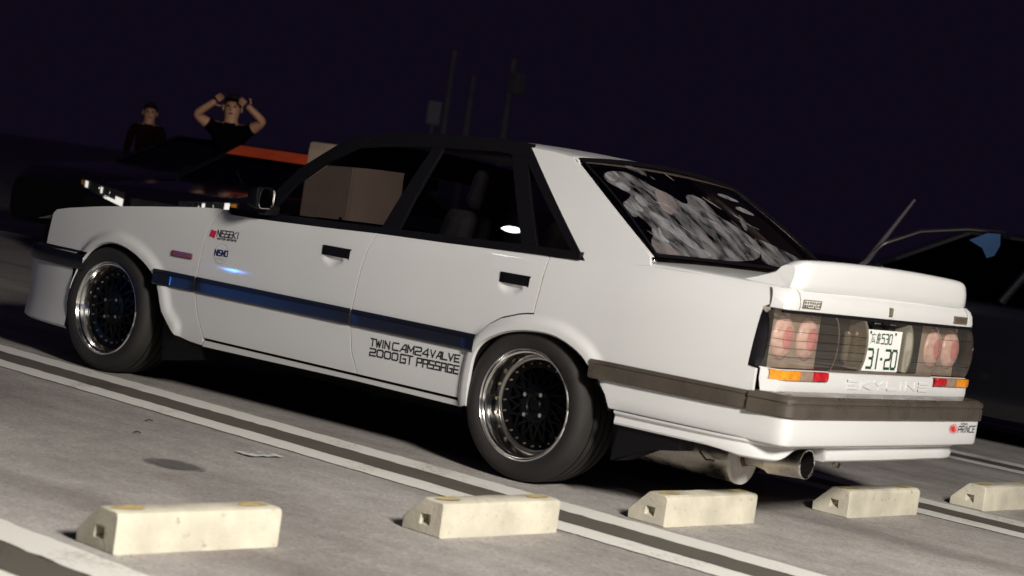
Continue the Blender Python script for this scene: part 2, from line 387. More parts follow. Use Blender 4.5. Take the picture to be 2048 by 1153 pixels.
# ------------------------------------------------------------------ concrete wheel stops
def vary(name):
    m = MAT[name]; N, L = m.node_tree.nodes, m.node_tree.links
    oi = N.new('ShaderNodeObjectInfo'); tc = [n for n in N if n.type == 'TEX_COORD'][0]
    vm = N.new('ShaderNodeVectorMath'); vm.operation = 'MULTIPLY_ADD'; vm.inputs[1].default_value = (37, 53, 11)
    L.new(oi.outputs['Random'], vm.inputs[0]); L.new(tc.outputs['Object'], vm.inputs[2])
    for n in N:
        if n.type == 'TEX_NOISE': L.new(vm.outputs[0], n.inputs['Vector'])
vary('concrete'); vary('yellow_paint')
def stop_mesh():
    L_, D, H = .594, .177, .118
    # profile in (x,z): near face x=0 ... back x=-D
    prof = [(0, 0), (0.0, .102), (-.004, .112), (-.014, .117), (-.085, .118), (-.094, .115), (-.170, .045), (-.177, .036), (-.177, 0)]
    bm = bmesh.new()
    def ring(y, k): return [bm.verts.new((x * (1 - k) + (-.07) * k, y, z * (1 - k) + .05 * k)) for x, z in prof]
    ys = [0, .006, .012] + [.012 + (L_ - .024) * i / 6 for i in range(1, 6)] + [L_ - .012, L_ - .006, L_]
    ks = [.045, .012, 0] + [0] * 5 + [0, .012, .045]
    rings = [ring(y, k) for y, k in zip(ys, ks)]
    n = len(prof)
    for a, b in zip(rings, rings[1:]):
        for i in range(n - 1): bm.faces.new((a[i], a[i + 1], b[i + 1], b[i]))
    # end caps with a square lifting pocket
    for rg, y, s in ((rings[0], 0, 1), (rings[-1], L_, -1)):
        hole = [(-.052, .030), (-.052, .066), (-.096, .066), (-.096, .030)]
        hv = [bm.verts.new((x, y, z)) for x, z in hole]
        hb = [bm.verts.new((x, y + s * .030, z + .004)) for x, z in [(-.056, .036), (-.056, .061), (-.092, .061), (-.092, .036)]]
        for i in range(4): bm.faces.new((hv[i], hv[(i + 1) % 4], hb[(i + 1) % 4], hb[i]))
        bm.faces.new(hb)
        R = rg
        q = [(R[0], R[1], hv[1], hv[0]), (R[1], R[2], R[3], hv[1]), (R[3], R[4], hv[1]), (R[4], R[5], hv[2], hv[1]), (R[5], R[6], hv[2]), (R[6], R[7], R[8], hv[3], hv[2]), (R[8], R[0], hv[0], hv[3])]
        for f in q: bm.faces.new(f)
    bmesh.ops.recalc_face_normals(bm, faces=bm.faces[:])
    me = bpy.data.meshes.new('wheel_stop'); bm.to_mesh(me); bm.free()
    for p in me.polygons: p.use_smooth = True
    me.materials.append(MAT['concrete'])
    return me
sm = stop_mesh()
def patch_mesh(y0, y1):
    vs, fs = [], []; n = 16
    vs.append((-.05, (y0 + y1) / 2, .1193))
    for i in range(n):
        a = 2 * math.pi * i / n; r = 1 + .12 * math.sin(3 * a + y0 * 9)
        vs.append((-.05 + .028 * r * math.cos(a), (y0 + y1) / 2 + (y1 - y0) / 2 * r * math.sin(a), .1193))
    me = bpy.data.meshes.new('yellow_mark'); me.from_pydata(vs, [], [(0, 1 + i, 1 + (i + 1) % n) for i in range(n)])
    me.materials.append(MAT['yellow_paint']); return me
pm1, pm2 = patch_mesh(.015, .125), patch_mesh(.46, .57)
YS = [-3.4048, -3.4048 + 1.2875, -3.4048 + BAY, -3.4048 + BAY + 1.2875, -3.4048 + 2 * BAY, -3.4048 + 2 * BAY + 1.2875]
SL = ['leftmost concrete wheel stop, largest in view, with two yellow marks on top', 'concrete wheel stop in front of the rear tyre, second from the left',
      'concrete wheel stop below the black mud flap, third from the left', 'concrete wheel stop behind the white bumper, next to the exhaust pipe',
      'concrete wheel stop cut by the right edge of the picture', None]
for i, y in enumerate(YS[:5]):
    me_ = sm.copy() if i else sm
    if i:
        for v_ in me_.vertices: v_.co += Vector((random.uniform(-.002, .002), random.uniform(-.002, .002), random.uniform(-.0025, .001) if v_.co.z > .01 else 0))
    o = bpy.data.objects.new('wheel_stop', me_); C.objects.link(o); o.location = LW(.8649, y, 0); o.rotation_euler = (0, 0, PSI + [0, .006, -.004, .003, 0][i])
    tag(o, SL[i], 'wheel stop', 'concrete wheel stops in a row')
    sharpen(o, 28)
    for pm in (pm1, pm2):
        c = bpy.data.objects.new('yellow_mark', pm); C.objects.link(c); c.parent = o

# ==================================================================== the white saloon
CAR = empty('parked_sedan', (0, 0, 0))
tag(CAR, 'white four-door saloon with black side stripe and deep-dish black wheels', 'car')
ZT = [(.16, .790), (.22, .814), (.275, .828), (.34, .836), (.46, .841), (.55, .8435), (.62, .8440), (.68, .8415), (.75, .8355), (.82, .825), (.88, .807), (.92, .788), (.96, .76)]
ARCH_R = [(-.300, .242), (-.286, .254), (-.284, .32), (-.279, .404), (-.268, .470), (-.235, .522), (-.170, .562), (-.098, .589), (-.022, .604), (.073, .610), (.161, .598), (.252, .561), (.303, .522), (.344, .476), (.385, .429), (.419, .362)]
ARCH_F = [(-2.924, .206), (-2.90, .334), (-2.871, .424), (-2.814, .519), (-2.745, .582), (-2.654, .62), (-2.559, .628), (-2.442, .604), (-2.32, .548), (-2.24, .476), (-2.185, .353), (-2.118, .292)]
def smooth_poly(P, k=4):
    out = []
    for i in range(len(P) - 1):
        p0, p1, p2, p3 = (Vector(P[max(i - 1, 0)]), Vector(P[i]), Vector(P[i + 1]), Vector(P[min(i + 2, len(P) - 1)]))
        for j in range(k):
            t = j / k; q = .5 * ((2 * p1) + (p2 - p0) * t + (2 * p0 - 5 * p1 + 4 * p2 - p3) * t * t + (3 * p1 - p0 - 3 * p2 + p3) * t ** 3); out.append((q.x, q.y))
    out.append(tuple(P[-1])); return out
AR_S = smooth_poly(ARCH_R[1:14], 3); AF_S = smooth_poly(ARCH_F, 3)
def arch_dist(x, z, arch):
    d = 9
    for (ax, az), (bx, bz) in zip(arch, arch[1:]):
        dx, dz = bx - ax, bz - az; t = max(0, min(1, ((x - ax) * dx + (z - az) * dz) / (dx * dx + dz * dz)))
        d = min(d, math.hypot(x - ax - t * dx, z - az - t * dz))
    return d
def half(x, z, flare=True):
    w = ctab(ZT, z)
    if x < -2.5: w -= .085 * ((-2.5 - x) / .95) ** 2
    if x > .4: w -= .035 * ((x - .4) / .72) ** 2
    if -1.3 < x < .0:
        for cx, zc in ((-1.147, .757), (-.148, .777)):
            if abs(x - cx) < .07 and zc - .045 < z < zc:
                d = 1 - ((x - cx) / .062) ** 2 - ((z - zc) / .037) ** 2
                if d > 0: w -= .014 * d ** .5 * smoothstep(0, .25, d)
    if flare:
        for cx, A in ((.05, AR_S), (-2.55, AF_S)):
            if abs(x - cx) < .55 and z > .22:
                d = arch_dist(x, z, A)
                w += .017 * smoothstep(.066, .022, d)
    return w
def panel(name, outline, m, parent, side=-1, fn=None, off=0, depth=.016, step=.028, gap=.0029, lip=.0015, step_z=None):
    fn = fn or half
    poly = inset(outline, gap) if gap else outline
    bm = bmesh.new(); vv = [bm.verts.new((x, 0, z)) for x, z in poly]; bm.faces.new(vv)
    xs = [p[0] for p in poly]; zs = [p[1] for p in poly]
    step_z = step_z or step
    x = math.floor(min(xs) / step) * step + step
    while x < max(xs) - 1e-4:
        bmesh.ops.bisect_plane(bm, geom=bm.verts[:] + bm.edges[:] + bm.faces[:], plane_co=(x, 0, 0), plane_no=(1, 0, 0), dist=1e-5); x += step
    z = math.floor(min(zs) / step_z) * step_z + step_z
    while z < max(zs) - 1e-4:
        bmesh.ops.bisect_plane(bm, geom=bm.verts[:] + bm.edges[:] + bm.faces[:], plane_co=(0, 0, z), plane_no=(0, 0, 1), dist=1e-5); z += step_z
    for v in bm.verts: v.co.y = side * (fn(v.co.x, v.co.z) + off)
    for f in bm.faces:
        f.normal_update()
        if f.normal.y * side < 0: f.normal_flip()
        f.smooth = True
    if depth:
        be = [e for e in bm.edges if e.is_boundary]
        r = bmesh.ops.extrude_edge_only(bm, edges=be)
        nv = [q for q in r['geom'] if isinstance(q, bmesh.types.BMVert)]
        for v in nv: v.co.y -= side * depth
        for e in be: e.smooth = False
        bmesh.ops.recalc_face_normals(bm, faces=bm.faces[:])
    o = from_bm(name, bm, m, parent, False, False)
    return o

DOOR_F = [(-1.885, .876), (-1.915, .856), (-1.94, .828), (-1.959, .79), (-1.97, .753), (-1.976, .70), (-1.979, .646), (-1.985, .582), (-1.993, .533), (-1.981, .463), (-1.963, .401), (-1.931, .333), (-1.902, .275)]
DOOR_B = [(-.938, .888), (-.960, .819), (-.972, .735), (-.978, .638), (-.981, .597), (-.988, .532), (-.980, .46), (-.958, .364), (-.934, .317), (-.915, .275)]
DOOR_R = [(-.003, .912), (-.001, .848), (.000, .772), (-.007, .676), (-.040, .672), (-.08, .663), (-.163, .636), (-.219, .602), (-.256, .566), (-.283, .535), (-.308, .498), (-.325, .458), (-.336, .386), (-.341, .275)]
BELT = [(-1.905, .860), (-1.70, .862), (-1.538, .866), (-1.229, .876), (-.932, .885), (-.537, .897), (-.27, .906), (-.013, .914), (.167, .918)]
def belt_seg(x0, x1):
    return [(x0, ctab(BELT, x0))] + [p for p in BELT if x0 < p[0] < x1] + [(x1, ctab(BELT, x1))]
F_TOP = [(-3.165, .60), (-3.151, .717), (-3.125, .738), (-3.013, .758), (-2.769, .792), (-2.406, .834), (-2.069, .870), (-1.945, .879)]
FEND = [(-3.17, .556)] + F_TOP + DOOR_F + [(-1.915, .238), (-2.00, .243), (-2.094, .258), (-2.125, .30), (-2.185, .353)] + ARCH_F[::-1][2:9] + [(-2.795, .54), (-2.81, .524), (-2.83, .556)]
FEND = [(-3.17, .556)] + F_TOP + DOOR_F + [(-1.915, .238), (-2.00, .243), (-2.094, .258), (-2.140, .305)] + [p for p in AF_S[::-1] if p[0] < -2.17 and p[1] > .34 and p[0] > -2.772] + [(-2.777, .556)]
DF = DOOR_F[:1] + DOOR_F[1:] + DOOR_B[::-1] + [p for p in belt_seg(-1.88, -.94)][::-1][1:-1]
DF = [p for p in DOOR_F] + DOOR_B[::-1] + [(x, z) for x, z in belt_seg(-1.86, -.945)[::-1][1:]]
DRr = DOOR_B + DOOR_R[::-1] + [(x, z) for x, z in belt_seg(-.93, -.01)[::-1][1:-1]]
SHOULDER = [(.167, .918), (.30, .928), (.471, .940), (.75, .940), (1.03, .934)]
QUART = DOOR_R + [(-.318, .242)] + AR_S + [(.322, .512), (1.030, .512), (1.030, .634), (.994, .640), (1.006, .858), (1.035, .872), (1.040, .934)] + SHOULDER[::-1][1:] + [(.08, .916)]
SILL = [(-1.902, .268), (-.915, .268), (-.345, .268), (-.318, .240), (-.914, .243), (-1.915, .233)]

BANDZ = (.474, .549)
def band_strip(name, x0, x1, parent, side, m='gloss_strip', z0=None, z1=None, proud=.011):
    z0 = z0 or BANDZ[0]; z1 = z1 or BANDZ[1]
    prof = [(z0, -.006), (z0 + .003, proud - .003), (z0 + .010, proud + .0016), (z1 - .022, proud + .0002), (z1 - .018, proud - .003), (z1 - .014, proud + .001), (z1 - .005, proud), (z1, proud - .004), (z1, -.006)]
    rows = []; n = max(2, int((x1 - x0) / .03))
    for i in range(n + 1):
        x = x0 + (x1 - x0) * i / n
        k = 0 if 0 < i < n else -.004
        rows.append([(x, side * (half(x, z) + o_ + (k if o_ > 0 else 0)), z) for z, o_ in prof])
    return loft(name, rows, m, parent)

def strokes_to_mesh(name, polys, thick, mapfn, m, parent, label=None):
    vs, fs = [], []; k = 0
    for pl in polys:
        for (a, b), (c, d) in zip(pl, pl[1:]):
            dx, dz = c - a, d - b; l = math.hypot(dx, dz)
            if l < 1e-6: continue
            ux, uz = dx / l * thick / 2, dz / l * thick / 2
            q = [(a - ux - uz, b - uz + ux), (a - ux + uz, b - uz - ux), (c + ux + uz, d + uz - ux), (c + ux - uz, d + uz + ux)]
            i = len(vs); vs += [mapfn(x, z, .0002 * (k % 5)) for x, z in q]; fs.append((i, i + 1, i + 2, i + 3)); k += 1
    o = mesh(name, vs, fs, m, parent); o['kind'] = 'stuff'
    if label: o['label'] = label
    return o
G = {  # stroke letters on a unit box
 'T': [[(0, 1), (1, 1)], [(.5, 1), (.5, 0)]], 'W': [[(0, 1), (.25, 0), (.5, .8), (.75, 0), (1, 1)]], 'I': [[(.5, 0), (.5, 1)]],
 'N': [[(0, 0), (0, 1), (1, 0), (1, 1)]], 'C': [[(1, 1), (.12, 1), (0, .85), (0, .15), (.12, 0), (1, 0)]],
 'A': [[(0, 0), (.7, 1), (1, 1), (1, 0)], [(.35, .32), (1, .32)]], 'M': [[(0, 0), (0, 1), (.5, .25), (1, 1), (1, 0)]],
 '2': [[(0, 1), (.9, 1), (1, .9), (1, .58), (.88, .5), (.1, .45), (0, .36), (0, 0), (1, 0)]], '4': [[(.8, 0), (.8, 1), (0, .35), (0, .28), (1, .28)]],
 'V': [[(0, 1), (.5, 0), (1, 1)]], 'L': [[(0, 1), (0, 0), (1, 0)]], 'E': [[(1, 1), (0, 1), (0, 0), (1, 0)], [(0, .5), (.9, .5)]],
 '0': [[(.14, 0), (0, .14), (0, .86), (.14, 1), (.86, 1), (1, .86), (1, .14), (.86, 0), (.14, 0)]],
 'G': [[(1, 1), (0, 1), (0, 0), (1, 0), (1, .5), (.5, .5)]], 'P': [[(0, 0), (0, 1), (1, 1), (1, .45), (0, .45)]],
 'S': [[(1, 1), (0, 1), (0, .52), (1, .48), (1, 0), (0, 0)]], 'K': [[(0, 0), (0, 1)], [(1, 1), (.05, .5), (1, 0)]], 'Y': [[(0, 1), (.5, .5), (1, 1)], [(.5, .5), (.5, 0)]],
 'a': [[(0, 0), (0, 1), (1, 1), (1, 0)], [(0, .45), (1, .45)]], 'R': [[(0, 0), (0, 1), (1, 1), (1, .5), (0, .5)], [(.4, .5), (1, 0)]],
 'O': [[(0, 0), (0, 1), (1, 1), (1, 0), (0, 0)]], 'i': [[(.5, 0), (.5, .68)], [(.5, .9), (.5, 1.0)]],
 '3': [[(0, 1), (.85, 1), (1, .85), (1, .6), (.85, .52), (.35, .52)], [(.85, .52), (1, .42), (1, .15), (.85, 0), (0, 0)]], '1': [[(.5, 0), (.5, 1)]], '5': [[(1, 1), (.05, 1), (.05, .58), (.8, .6), (1, .48), (1, .12), (.85, 0), (0, 0)]],
 '-': [[(.3, .45), (.7, .45)]], '.': [[(.4, .02), (.6, .02)]]}
def word(txt, x0, x1, z0, z1, widths=None, gap=.32, shear=0):
    ws = []
    for ch in txt: ws.append({' ': .6, 'I': .3, 'i': .3, '1': .45, '-': .5}.get(ch, 1.0) if not widths else widths.get(ch, 1.0))
    tot = sum(ws) + gap * (len(txt) - 1); s = (x1 - x0) / tot; out = []; x = x0
    for ch, w in zip(txt, ws):
        for pl in G.get(ch, []): out.append([(x + px * w * s + shear * pz * (z1 - z0), z0 + pz * (z1 - z0)) for px, pz in pl])
        x += (w + gap) * s
    return out
def on_side(s=-1, off=.0012, slope=None):
    def fn(x, z, k=0):
        return (x, s * (half(x, z) + off + k), z)
    return fn
def disc_side(cx, cz, r, off, n=28):
    vs = [(cx, -(half(cx, cz) + off), cz)] + [(cx + r * math.cos(2*math.pi*i/n), -(half(cx + r * math.cos(2*math.pi*i/n), cz + r * math.sin(2*math.pi*i/n)) + off), cz + r * math.sin(2*math.pi*i/n)) for i in range(n)]
    return vs, [(0, 1 + i, 1 + (i + 1) % n) for i in range(n)]

def handle(parent, side, x0, x1, z0, z1, lock):
    """flush pull handle: recessed black bezel with flap, finger scoop below"""
    def P(x, z, d): return (x, side * (half(x, z1 + .004) + d + (z1 - z) * .06), z)
    bm = bmesh.new()
    def blk(xa, xb, za, zb, d0, d1):
        v = [bm.verts.new(P(x, z, d)) for d in (d0, d1) for x, z in ((xa, za), (xb, za), (xb, zb), (xa, zb))]
        for f in ((4, 5, 6, 7), (0, 4, 7, 3), (1, 2, 6, 5), (3, 7, 6, 2), (0, 1, 5, 4)): bm.faces.new([v[i] for i in f])
    blk(x0, x1, z0, z1, -.003, .006)
    blk(x0 + .020, x1 - .028, z0 + .003, z1 - .012, .004, .0105)
    if lock: bmesh.ops.create_cone(bm, cap_ends=True, segments=14, radius1=.008, radius2=.007, depth=.008, matrix=Matrix.Translation(P(x1 - .016, (z0 + z1) / 2 - .004, .008)) @ Matrix.Rotation(math.pi / 2, 4, 'X'))
    b = from_bm('door_handle', bm, 'black_trim', parent)
    bm = bmesh.new(); blk(x1 - .004, x1 + .001, z0 - .002, z1 - .006, .0, .008)
    from_bm('handle_edge', bm, 'chrome', parent)

for s in (-1, 1):
    fd = panel('front_fender', FEND, 'white_paint', CAR, s, step=.02 if s > 0 else .012)
    d1 = panel('front_door', DF, 'white_paint', CAR, s, step=.03 if s > 0 else .011)
    d2 = panel('rear_door', DRr, 'white_paint', CAR, s, step=.03 if s > 0 else .011)
    qt = panel('rear_quarter_panel', QUART, 'white_paint', CAR, s, step=.02 if s > 0 else .012)
    panel('sill_panel', SILL, 'white_paint', CAR, s, off=-.001)
    band_strip('side_moulding', -2.268, -1.994, fd, s)
    band_strip('side_moulding', -1.986, -.990, d1, s)
    band_strip('side_moulding', -.982, -.272, d2, s)
    band_strip('side_moulding', .318, 1.02, qt, s, 'bumper_strip')
    handle(d1, s, -1.219, -1.051, .757, .799, True)
    handle(d2, s, -.213, -.058, .777, .819, False)
    # side marker lamp
    bm = bmesh.new(); bm_box(bm, -2.177, -2.035, s * .842 - .010, s * .842 + .010, .622, .650, .006)
    from_bm('side_marker_lamp', bm, 'marker', fd)
    # dark inner shell that shows in the shut lines
    for (xa, xb) in ((-2.1, -.34),):
        rows = [[(xa + (xb - xa) * i / 30, s * (half(xa + (xb - xa) * i / 30, z, False) - .022), z) for z in (.225, .3, .4, .5, .6, .7, .8, .85)] for i in range(31)]
        loft('inner_shell', rows, 'underbody', CAR)
# lettering and stickers on the left side
D1 = [o for o in CAR.children if o.name.startswith('front_door')][0]
D2 = [o for o in CAR.children if o.name.startswith('rear_door')][0]
def tilt(fn, x0, z0, sl):
    return lambda x, z, k=0: fn(x, z + (x - x0) * sl, k)
fs_ = tilt(on_side(), -.85, .41, .022)
strokes_to_mesh('door_lettering', word('TWIN', -.852, -.742, .411, .441, {'I': .25, 'W': 1.1, 'T': .9}) + word('CAM', -.724, -.604, .411, .441) + word('24', -.594, -.520, .409, .441) + word('VALVE', -.510, -.352, .411, .439), .0062, fs_, 'decal_black', D2)
strokes_to_mesh('door_lettering', word('2000', -.850, -.688, .370, .399) + word('GT', -.672, -.606, .366, .400) + word('PaSSaGE', -.578, -.350, .366, .398, gap=.38), .0064, tilt(on_side(), -.85, .38, .016), 'decal_black', D2)
strokes_to_mesh('door_lettering', word('NiSSEK', -1.899, -1.775, .750, .778, {'i': .3}, .22) + word('I', -1.772, -1.752, .750, .778), .0048, tilt(on_side(), -1.94, .77, .03), 'decal_black', D1)
strokes_to_mesh('door_lettering', word('MOTOR', -1.893, -1.836, .736, .743) + word('SPORTS', -1.826, -1.765, .736, .743), .0022, tilt(on_side(), -1.94, .74, .03), 'decal_black', D1)
vs = [on_side(off=.0012)(x, z) for x, z in ((-1.950, .745), (-1.912, .739), (-1.906, .772), (-1.944, .776))]
mesh('sticker', vs, [(0, 1, 2, 3)], 'decal_red', D1, )['label'] = 'crimson square of the oil-company sticker'
v, f = disc_side(-1.846, .675, .047, .0012); mesh('sticker', v, f, 'decal_line', D1)
v, f = disc_side(-1.846, .675, .0452, .0018); mesh('sticker', v, f, 'white_paint', D1)['label'] = 'round white sticker with dark blue lettering'
strokes_to_mesh('door_lettering', word('NISMO', -1.888, -1.804, .666, .690, {'I': .2}, .34), .0062, tilt(on_side(off=.0024), -1.846, .675, .04), 'decal_navy', D1)
strokes_to_mesh('door_lettering', [[(-1.875, .653), (-1.817, .653)], [(-1.868, .647), (-1.824, .647)]], .0018, on_side(off=.0024), 'decal_line', D1)

# ---- front bumper and nose
def plan_loft(name, path, prof, m, parent, deg=32, zfun=None):
    """path: (x,y) from left side round the end to the right side; prof: (outset, z) list"""
    pts = [Vector(p) for p in path]; n = len(pts); rows = []
    nr = []
    for i in range(n):
        t = (pts[min(i + 1, n - 1)] - pts[max(i - 1, 0)]).normalized(); nr.append(Vector((t.y, -t.x)))
    cx = sum(p.x for p in pts) / n
    mid = pts[n // 2]
    sgn = 1 if nr[n // 2].x * (mid.x - cx) > 0 else -1
    for o_, z in prof:
        row = []
        for i, p in enumerate(pts):
            q = p + nr[i] * sgn * o_
            row.append((q.x, q.y, z if zfun is None else zfun(z, q.y, q.x)))
        rows.append(row)
    return loft(name, rows, m, parent, deg=deg)
def refine(path, k=3):
    """Catmull-Rom resample"""
    P = [Vector(p) for p in path]; out = []
    for i in range(len(P) - 1):
        p0 = P[max(i - 1, 0)]; p1 = P[i]; p2 = P[i + 1]; p3 = P[min(i + 2, len(P) - 1)]
        for j in range(k):
            t = j / k
            out.append(.5 * ((2 * p1) + (p2 - p0) * t + (2 * p0 - 5 * p1 + 4 * p2 - p3) * t * t + (3 * p1 - p0 - 3 * p2 + p3) * t ** 3))
    out.append(P[-1]); return out
fp_ = [(-2.90, -.824), (-3.05, -.806), (-3.2, -.776), (-3.32, -.738), (-3.405, -.68), (-3.445, -.58), (-3.46, -.40), (-3.47, 0)]
fpath = refine(fp_ + [(x, -y) for x, y in fp_[::-1][1:]], 3)
fb = plan_loft('front_bumper', fpath, [(-.05, .172), (-.004, .166), (.012, .18), (.006, .24), (.0, .30), (.004, .40), (.006, .47), (.004, .50), (.002, .54), (-.03, .553), (-.10, .556)], 'white_paint', CAR)
plan_loft('bumper_strip', refine([(-2.80, -.838)] + fp_ + [(x, -y) for x, y in fp_[::-1][1:]] + [(-2.80, .838)], 3), [(-.01, .466), (.014, .468), (.018, .476), (.018, .53), (.014, .540), (-.01, .542)], 'gloss_strip', fb)
plan_loft('nose_panel', [(-3.16, -.775), (-3.26, -.75), (-3.33, -.71), (-3.37, -.6), (-3.40, -.3), (-3.41, 0), (-3.40, .3), (-3.37, .6), (-3.33, .71), (-3.26, .75), (-3.16, .775)], [(0, .556), (0, .60), (-.01, .64), (-.02, .668), (-.06, .676)], 'black_trim', CAR)
# bonnet
rows = []
for i in range(25):
    x = -3.32 + 1.56 * i / 24
    zt = ctab([(-3.33, .676)] + F_TOP[1:] + [(-1.70, .90)], x)
    w = half(x, zt, False) - .012
    rows.append([(x, w * t, zt - .006 + .012 * (1 - t * t)) for t in [-1, -.94, -.7, -.35, 0, .35, .7, .94, 1]])
loft('bonnet', rows, 'white_paint', CAR)
# underbody
bm = bmesh.new(); bm_box(bm, -3.25, .36, -.60, .60, .20, .42, .03); bm_box(bm, .30, 1.06, -.74, .74, .345, .46, .02)
bm_box(bm, -2.10, -.42, -.70, .70, .195, .262, .01)
bm_box(bm, -2.16, -.36, -.785, .785, .245, .43, .01)
from_bm('underbody', bm, 'underbody', CAR)
# wheel-arch liners: dark half barrels
for (A, cx) in ((ARCH_R, .05), (ARCH_F, -2.55)):
    for s in (-1, 1):
        rows = []
        for x, z in (AR_S + ARCH_R[14:] if A is ARCH_R else AF_S):
            rows.append([(x, s * (half(x, z) - d), z + (.0 if d < .03 else .012)) for d in (.001, .022, .05, .24)])
        loft('arch_liner', rows, 'underbody', CAR)
        lipr = [[(x, s * (half(x, z) - d), z + dz) for d, dz in ((.0, .0005), (.003, -.002), (.018, -.002), (.020, .004))] for x, z in (AR_S if A is ARCH_R else [p for p in AF_S if p[1] > .35])]
        loft('arch_lip', lipr, 'white_paint', CAR)
# mud flaps
for s in (-1, 1):
    bm = bmesh.new()
    v = [bm.verts.new(p) for p in [(-2.20, s * .822, .352), (-2.152, s * .832, .356), (-2.10, s * .826, .262), (-1.93, s * .80, .238), (-1.955, s * .79, .17), (-2.20, s * .80, .125)]]
    f = bm.faces.new(v); r = bmesh.ops.extrude_face_region(bm, geom=[f])
    for q in r['geom']:
        if isinstance(q, bmesh.types.BMVert): q.co.y -= s * .22
    from_bm('mud_flap', bm, 'black_trim', CAR)
    bm = bmesh.new()
    v = [bm.verts.new(p) for p in [(.425, s * .80, .345), (.47, s * .822, .318), (.60, s * .822, .322), (.748, s * .815, .328), (.742, s * .80, .268), (.60, s * .80, .245), (.47, s * .80, .178), (.43, s * .79, .172)]]
    f = bm.faces.new(v); r = bmesh.ops.extrude_face_region(bm, geom=[f])
    for q in r['geom']:
        if isinstance(q, bmesh.types.BMVert): q.co.y -= s * .10
    from_bm('mud_flap', bm, 'black_trim', CAR)

# ---- greenhouse
def gh(x, z):
    t = (z - .88)
    return .795 - .424 * t + .028 * math.sin(max(0, min(1, t / .46)) * math.pi) * .35 - (.02 * smoothstep(-1.2, -1.75, x))
RAIL = [(-1.40, 1.247), (-1.375, 1.264), (-1.308, 1.283), (-1.122, 1.310), (-.87, 1.335), (-.513, 1.351), (-.332, 1.343), (-.20, 1.332), (-.10, 1.320)]
def frame(name, outline, s, m='black_trim', off=0.0, depth=.02, parent=CAR, gap=0):
    return panel(name, outline, m, parent, s, fn=gh, off=off, depth=depth, step=.06, gap=gap)
for s in (-1, 1):
    frame('a_pillar', [(-1.70, .866), (-1.668, .985), (-1.572, 1.115), (-1.39, 1.256), (-1.308, 1.287), (-1.22, 1.300), (-1.240, 1.252), (-1.42, 1.155), (-1.553, 1.037), (-1.648, .885), (-1.64, .868)], s, off=.004)
    rail = [p for p in RAIL if -1.31 <= p[0] <= -.33]
    frame('roof_rail', [(x, z + .013) for x, z in rail] + [(x + .02, z - .046) for x, z in rail[::-1]], s, off=.002)
    frame('b_pillar', [(-.945, .885), (-.845, .890), (-.790, 1.300), (-.850, 1.295)], s)
    frame('door_frame', [(-.150, .910), (-.075, .914), (-.335, 1.300), (-.415, 1.300)], s)
    frame('c_pillar_trim', [(.115, .917), (.160, .926), (-.330, 1.338), (-.392, 1.310), (-.33, 1.285)], s, off=.001)
    bs = belt_seg(-1.90, .148)
    panel('belt_trim', [(x, z + .030) for x, z in bs[::-1]] + [(x, z - .002) for x, z in bs], 'black_trim', CAR, s, fn=lambda x, z: gh(x, .89) + .010, depth=.03, step=.08, gap=0)
    frame('front_door_glass', [(-1.63, .88), (-1.553, 1.03), (-1.40, 1.155), (-1.22, 1.280), (-.83, 1.308), (-.93, .885)], s, 'side_glass', -.008, 0)
    frame('rear_door_glass', [(-.86, .89), (-.82, 1.31), (-.38, 1.312), (-.10, .90)], s, 'side_glass', -.008, 0)
    frame('quarter_glass', [(-.10, .91), (-.36, 1.300), (-.33, 1.31), (.13, .92)], s, 'side_glass', -.008, 0)
    # white rear pillar
    frame('c_pillar', [(.170, .912), (-.330, 1.340), (-.20, 1.333), (-.098, 1.321), (-.083, 1.305), (.452, .975), (.470, .938), (.30, .924)], s, 'white_paint', .003, .03)
# roof
rows = []
for i in range(33):
    x = -1.36 + 1.27 * i / 32
    zr = ctab(RAIL, x); w = gh(x, zr) + .001
    drop = .0
    row = []
    for t in [-1, -.985, -.95, -.85, -.6, -.3, 0, .3, .6, .85, .95, .985, 1]:
        a = abs(t)
        row.append((x - .045 * (1 - a * a) * smoothstep(-.5, -1.36, x) + .0, w * t, zr - .004 + .010 * smoothstep(1, .93, a) + .016 * (1 - a * a)))
    rows.append(row)
last = rows[-1]
rows.append([(x + .016, y, z - .010) for x, y, z in last]); rows.append([(x + .022, y * .995, z - .022) for x, y, z in last])
loft('roof', rows, 'white_paint', CAR)
# rear window: curved pane, seal and brown trim inside
def rg(u, v, d=0):
    """u across -1..1, v 0 top .. 1 bottom"""
    w = .597 + (.715 - .597) * v
    x = -.085 + .535 * v - .012 * u * u * 0 + .020 * (1 - u * u)
    z = 1.318 - .348 * v + .022 * (1 - u * u) * (1 - v) + .020 * math.sin(v * math.pi) + .008 * (1 - u * u)
    return Vector((x + d * .55, w * u, z + d * .83))
N_ = 24
rows = [[tuple(rg(-1 + 2 * i / N_, j / 12, -.004)) for i in range(N_ + 1)] for j in range(13)]
RG = loft('rear_window', rows, 'rear_glass', CAR)
sv = []
def seal(pts, w):
    r = []
    for u, v in pts: r.append(rg(u, v))
    return r
for nm, edge, du, dv in (('window_seal', [(-1 + 2 * i / N_, 0) for i in range(N_ + 1)], 0, .03), ('window_seal', [(-1 + 2 * i / N_, 1) for i in range(N_ + 1)], 0, -.03),
                     ('window_seal', [(-1, j / 12) for j in range(13)], .025, 0), ('window_seal', [(1, j / 12) for j in range(13)], -.025, 0)):
    loft(nm, [[tuple(rg(u, v, .006)) for u, v in edge], [tuple(rg(u + du, v + dv, .006)) for u, v in edge], [tuple(rg(u + du, v + dv, -.004)) for u, v in edge]], 'black_trim', RG)
for s in (-1, 1):
    loft('pillar_trim', [[tuple(rg(s * .95, j / 12, -.03)) for j in range(13)], [tuple(rg(s * .86, j / 12, -.075)) for j in range(13)]], 'trim_brown' if s < 0 else 'interior', CAR)
